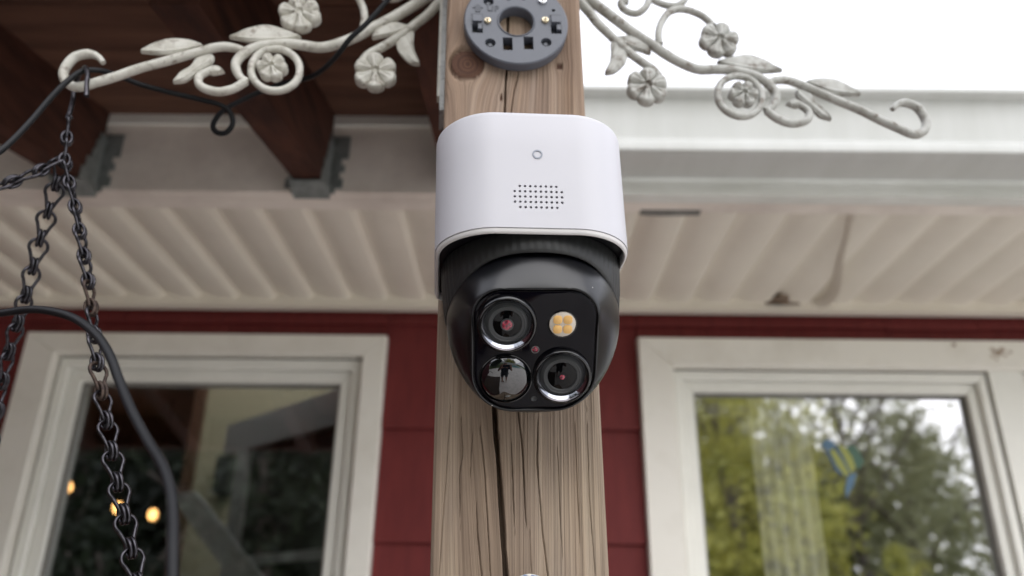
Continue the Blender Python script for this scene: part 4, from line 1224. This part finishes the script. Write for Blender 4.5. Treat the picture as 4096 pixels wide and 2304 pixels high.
tree(3.0,-8.6,6.0,(1.5,1.3,2.3),.11,M_leafy,5200,.12,21,'yellow green spring tree with grey trunk behind the photographer', clumps=46)
tree(4.1,-9.4,4.2,(.9,.7,1.5),.10,M_leafd,6000,.12,22,'dark narrow evergreen between the lighter trees', clumps=40, hollow=.1, crown_c=2.3)
tree(5.1,-9.6,6.6,(1.6,1.4,2.3),.075,M_leafm,4200,.10,23,'thinly leaved tall tree with sky between its branches', limbs=12, clumps=36)
tree(4.3,-7.6,2.6,(.75,.6,.7),.05,M_leafy,2600,.09,24,'low yellow green bush in front of the evergreen', clumps=26, hollow=.1, crown_c=1.9)
tree(6.6,-11.0,5.6,(1.7,1.5,2.0),.12,M_leafm,5000,.14,25,'broad dark tree beyond the pool fence', clumps=30)
tree(-2.4,-5.2,4.6,(1.5,1.0,2.0),.12,M_leafd,7000,.13,26,'dark bushy tree left of the pool', clumps=60, hollow=.1)
tree(-4.6,-5.8,5.0,(1.7,1.1,2.3),.11,M_leafd,7000,.14,27,'dense dark evergreen near the garden corner', clumps=60, hollow=.1)
tree(-3.4,-4.2,2.6,(1.3,.5,.8),.05,M_leafd,3400,.11,31,'low dark bush before the taller evergreens', clumps=30, hollow=.1, crown_c=1.7)
tree(-6.8,-6.5,5.2,(1.7,1.2,2.4),.11,M_leafd,6000,.15,32,'outermost dense dark evergreen of the garden', clumps=60, hollow=.1)
tree(.3,-12.0,6.5,(2.0,1.6,2.5),.14,M_leafd,3600,.15,28,'tall dark tree behind the white fence', clumps=34)
tree(-7.4,-9.6,5.4,(1.9,1.6,2.2),.13,M_leafy,3200,.14,29,'yellow green tree at the far garden corner', clumps=34)
tree(-3.6,-7.4,5.4,(2.2,1.0,2.6),.12,M_leafd,12000,.24,33,'wide dense dark evergreen closing the garden corner', clumps=90, hollow=.05)
tree(2.2,-11.2,6.6,(2.0,1.2,2.9),.12,M_leafy,9000,.17,34,'tall pale yellow tree behind the spring tree', clumps=70, hollow=.1)
tree(5.4,-12.8,4.9,(3.2,1.2,2.0),.12,M_leafm,9500,.18,35,'wide low grey green tree filling the garden end', clumps=80, hollow=.05)
tree(4.4,-12.4,5.6,(1.3,1.0,2.2),.12,M_leafm,6000,.17,36,'slim grey green tree behind the evergreen', clumps=46, hollow=.1)
# white fence, each panel board by board
fence = thing('garden_fence', 'white board fence behind the pool', 'fence', (2.5,-7.2,0))
x = -.6
while x < 6.4:
    part('board', MB().box(x,x+.14,-7.21,-7.185,.05,1.55), M_fence, fence, smooth=False, world=True); x += .152
for z in (.35,1.25): part('rail', MB().box(-.6,6.4,-7.1845,-7.145,z,z+.08), M_fence, fence, smooth=False, world=True)
pool = MB().box(1.2,6.2,-6.2,-3.8,.045,.07)
solo('pool_cover', pool, M_poolcover, 'teal cover stretched over the swimming pool', 'pool cover', smooth=False, origin=(3.7,-5,.045))
struct('pool_deck', MB().box(.7,13,-6.7,-3.402,.0,.04), M_coping)

# ================================================================ photographer, mirrored in the sensor dome
M_skin = mk('skin', (.50,.27,.19), rough=.5, var=.1, scale=20)
M_shirt = mk('dark_shirt', (.035,.042,.055), rough=.9, var=.2, scale=15, bump=.3, bscale=25, bdist=.01)
M_short = mk('grey_shorts', (.10,.10,.11), rough=.9, var=.2, scale=12)
M_shoe = mk('dark_shoes', (.03,.03,.03), rough=.7)
M_hair = mk('grey_hair', (.22,.20,.18), rough=.8, var=.4, scale=90)
M_eye = mk('eye', (.05,.04,.04), rough=.2)
M_phone = mk('phone_body', (.012,.013,.016), rough=.25)
def skinned(name, nodes, edges, root, mat, parent, sub=2):
    ks = list(nodes)
    me = bpy.data.meshes.new(name)
    me.from_pydata([nodes[k][0] for k in ks], [(ks.index(a), ks.index(b)) for a, b in edges], [])
    o = bpy.data.objects.new(name, me); COL.objects.link(o)
    md = o.modifiers.new('s', 'SKIN'); md.use_smooth_shade = True
    sv = me.skin_vertices[0].data
    for k, key in enumerate(ks):
        r_ = nodes[key][1]; sv[k].radius = r_ if isinstance(r_, tuple) else (r_, r_); sv[k].use_root = (key == root)
    m2 = o.modifiers.new('d', 'SUBSURF'); m2.levels = sub; m2.render_levels = sub
    dg = bpy.context.evaluated_depsgraph_get()
    res = bpy.data.meshes.new_from_object(o.evaluated_get(dg))
    bpy.data.objects.remove(o)
    for p in res.polygons: p.use_smooth = True
    res.materials.clear(); res.materials.append(mat)
    return link(name, res, parent)
man = thing('person', 'man in a dark v-neck shirt and shorts raising a phone toward the camera', 'person', (.04,-.50,.03))
def W(x, y, z): return (x-.04, y+.50, z-.03)
nd = {'pelvis': (W(.04,-.52,.93),(.155,.11)), 'belly': (W(.04,-.52,1.08),(.145,.105)), 'chest': (W(.04,-.51,1.27),(.165,.115)), 'collar': (W(.04,-.49,1.405),(.085,.07)), 'neck': (W(.04,-.465,1.465),.055), 'head0': (W(.04,-.445,1.545),(.066,.078)), 'head1': (W(.04,-.445,1.625),(.074,.092)), 'head2': (W(.04,-.455,1.69),(.058,.072))}
ed = [('pelvis','belly'),('belly','chest'),('chest','collar'),('collar','neck'),('neck','head0'),('head0','head1'),('head1','head2')]
sh = {}
for s_, sx_ in (('l',-1),('r',1)):
    nd['sho'+s_] = (W(.04+sx_*.185,-.49,1.375),.062)
    nd['elb'+s_] = (W(.04+sx_*.245,-.30,1.295),.042)
    nd['wri'+s_] = (W(.04+sx_*.125,-.085,1.545),.027)
    nd['palm'+s_] = (W(.04+sx_*.105,-.045,1.60),(.036,.016))
    ed += [('collar','sho'+s_),('sho'+s_,'elb'+s_),('elb'+s_,'wri'+s_),('wri'+s_,'palm'+s_)]
    for k in range(4):
        zt = 1.606+.019*k; l_ = (.9,1.03,1.1,1.0)[k]
        a, b, c = 'f%d0%s' % (k,s_), 'f%d1%s' % (k,s_), 'f%d2%s' % (k,s_)
        nd[a] = (W(.04+sx_*.112,-.030,zt+.004),.0095); nd[b] = (W(.04+sx_*(.108-.012*l_),-.004-.006*l_,zt+.016),.0085); nd[c] = (W(.04+sx_*(.090-.026*l_),-.0035,zt+.022),.0070)
        ed += [('palm'+s_,a),(a,b),(b,c)]
    nd['t0'+s_] = (W(.04+sx_*.088,-.056,1.600),.011); nd['t1'+s_] = (W(.04+sx_*.066,-.042,1.618),.0095); nd['t2'+s_] = (W(.04+sx_*.044,-.034,1.628),.008)
    ed += [('palm'+s_,'t0'+s_),('t0'+s_,'t1'+s_),('t1'+s_,'t2'+s_)]
    nd['hip'+s_] = (W(.04+sx_*.095,-.52,.86),.092); nd['knee'+s_] = (W(.04+sx_*.115,-.50,.50),.058); nd['calf'+s_] = (W(.04+sx_*.12,-.53,.34),.055); nd['ank'+s_] = (W(.04+sx_*.125,-.54,.11),.036); nd['toe'+s_] = (W(.04+sx_*.14,-.40,.065),(.040,.026))
    ed += [('pelvis','hip'+s_),('hip'+s_,'knee'+s_),('knee'+s_,'calf'+s_),('calf'+s_,'ank'+s_),('ank'+s_,'toe'+s_)]
skinned('body', nd, ed, 'pelvis', M_skin, man)
def grow(keys, links, d, root, name, mat):
    n2 = {}
    for k in keys:
        p, r_ = nd[k]; n2[k] = (p, tuple(q+d for q in r_) if isinstance(r_, tuple) else r_+d)
    return skinned(name, n2, links, root, mat, man)
nd['collar_'] = (W(.04,-.495,1.395),(.090,.072))
for s_, sx_ in (('l',-1),('r',1)):
    nd['slv'+s_] = (W(.04+sx_*.222,-.385,1.335),.050)
    nd['hem'+s_] = (W(.04+sx_*.112,-.505,.56),.066)
    nd['heel'+s_] = (W(.04+sx_*.125,-.56,.07),.038); nd['mid'+s_] = (W(.04+sx_*.13,-.48,.072),(.044,.034))
st_ = MB()
lv = [(.85,.176,.140,-.52),(.93,.180,.142,-.52),(1.08,.172,.134,-.52),(1.20,.180,.134,-.515),(1.29,.190,.130,-.508),(1.36,.175,.112,-.50),(1.405,.110,.088,-.492),(1.425,.084,.074,-.488)]
st_.loft([[Vector(W(.04+a_*math.cos(2*PI*k/32), cy_+b_*math.sin(2*PI*k/32), z_)) for k in range(32)] for z_, a_, b_, cy_ in lv])
for sx_ in (-1,1):
    st_.tube(smooth_path([W(.04+sx_*.11,-.495,1.355),W(.04+sx_*.185,-.485,1.365),W(.04+sx_*.215,-.42,1.345),W(.04+sx_*.228,-.36,1.325)],4), [.078,.079,.079,.078,.077,.075,.073,.070,.068,.066,.064,.063,.063], 18)
part('shirt', st_, M_shirt, man, angle=60)
for s_, sx_ in (('l',-1),('r',1)):
    nd['upp'+s_] = (W(.04+sx_*.085,-.52,.88),.100)
    grow(['upp'+s_,'hip'+s_,'hem'+s_], [('upp'+s_,'hip'+s_),('hip'+s_,'hem'+s_)], .016, 'hip'+s_, 'shorts_leg', M_short)
for s_ in 'lr': grow(['heel'+s_,'mid'+s_,'toe'+s_], [('heel'+s_,'mid'+s_),('mid'+s_,'toe'+s_)], .006, 'mid'+s_, 'shoe', M_shoe)
HC = Vector(W(.04,-.445,1.61))
hm = MB().ico((HC.x,HC.y-.014,HC.z+.028), .088, 3, (.90,1.06,.98))
hm.f = [q for q in hm.f if all(not (hm.v[i][2] < HC.z+.035 and hm.v[i][1] > HC.y+.01) and hm.v[i][2] > HC.z-.055 for i in q)]
part('hair', hm, M_hair, man)
bd = MB().ico((HC.x,HC.y+.030,HC.z-.068), .048, 3, (1.1,.95,.95)); part('beard', bd, M_hair, man)
part('nose', MB().ico((HC.x,HC.y+.094,HC.z-.010), .014, 2, (.85,1.2,1.5)), M_skin, man)
part('mouth', MB().ico((HC.x,HC.y+.076,HC.z-.050), .018, 2, (1.2,.35,.3)), mk('lips', (.35,.12,.10), rough=.5), man)
for sx_ in (-1,1):
    part('eye', MB().ico((HC.x+sx_*.030,HC.y+.078,HC.z+.012), .011, 2), M_eye, man)
    part('ear', MB().ico((HC.x+sx_*.078,HC.y-.004,HC.z-.004), .024, 2, (.35,.7,1.15)), M_skin, man)
ph = thing('mobile_phone', 'dark mobile phone held sideways by the man with both hands', 'phone', (.04,-.0185,1.635), (R(90)+pitch-R(90),0,0))
ol = []
for cx_, cz_, a0 in ((.066,.026,0),(-.066,.026,90),(-.066,-.026,180),(.066,-.026,270)):
    for k in range(7):
        q = R(a0+15*k); ol.append((cx_+.010*math.cos(q), cz_+.010*math.sin(q)))
part('case', MB().prism(ol, lambda x,y,t: (x,t,y), -.004, .004), M_phone, ph)
part('screen', MB().prism([(x*.96,y*.93) for x,y in ol], lambda x,y,t: (x,t,y), -.0046, -.0041), mk('phone_screen', (.01,.01,.012), rough=.05), ph)
part('lens_plate', MB().prism([(-.040+.014*math.cos(q),.010+.014*math.sin(q)) for q in [k*PI/10 for k in range(20)]], lambda x,y,t: (x,t,y), .0041, .0060), M_phone, ph)
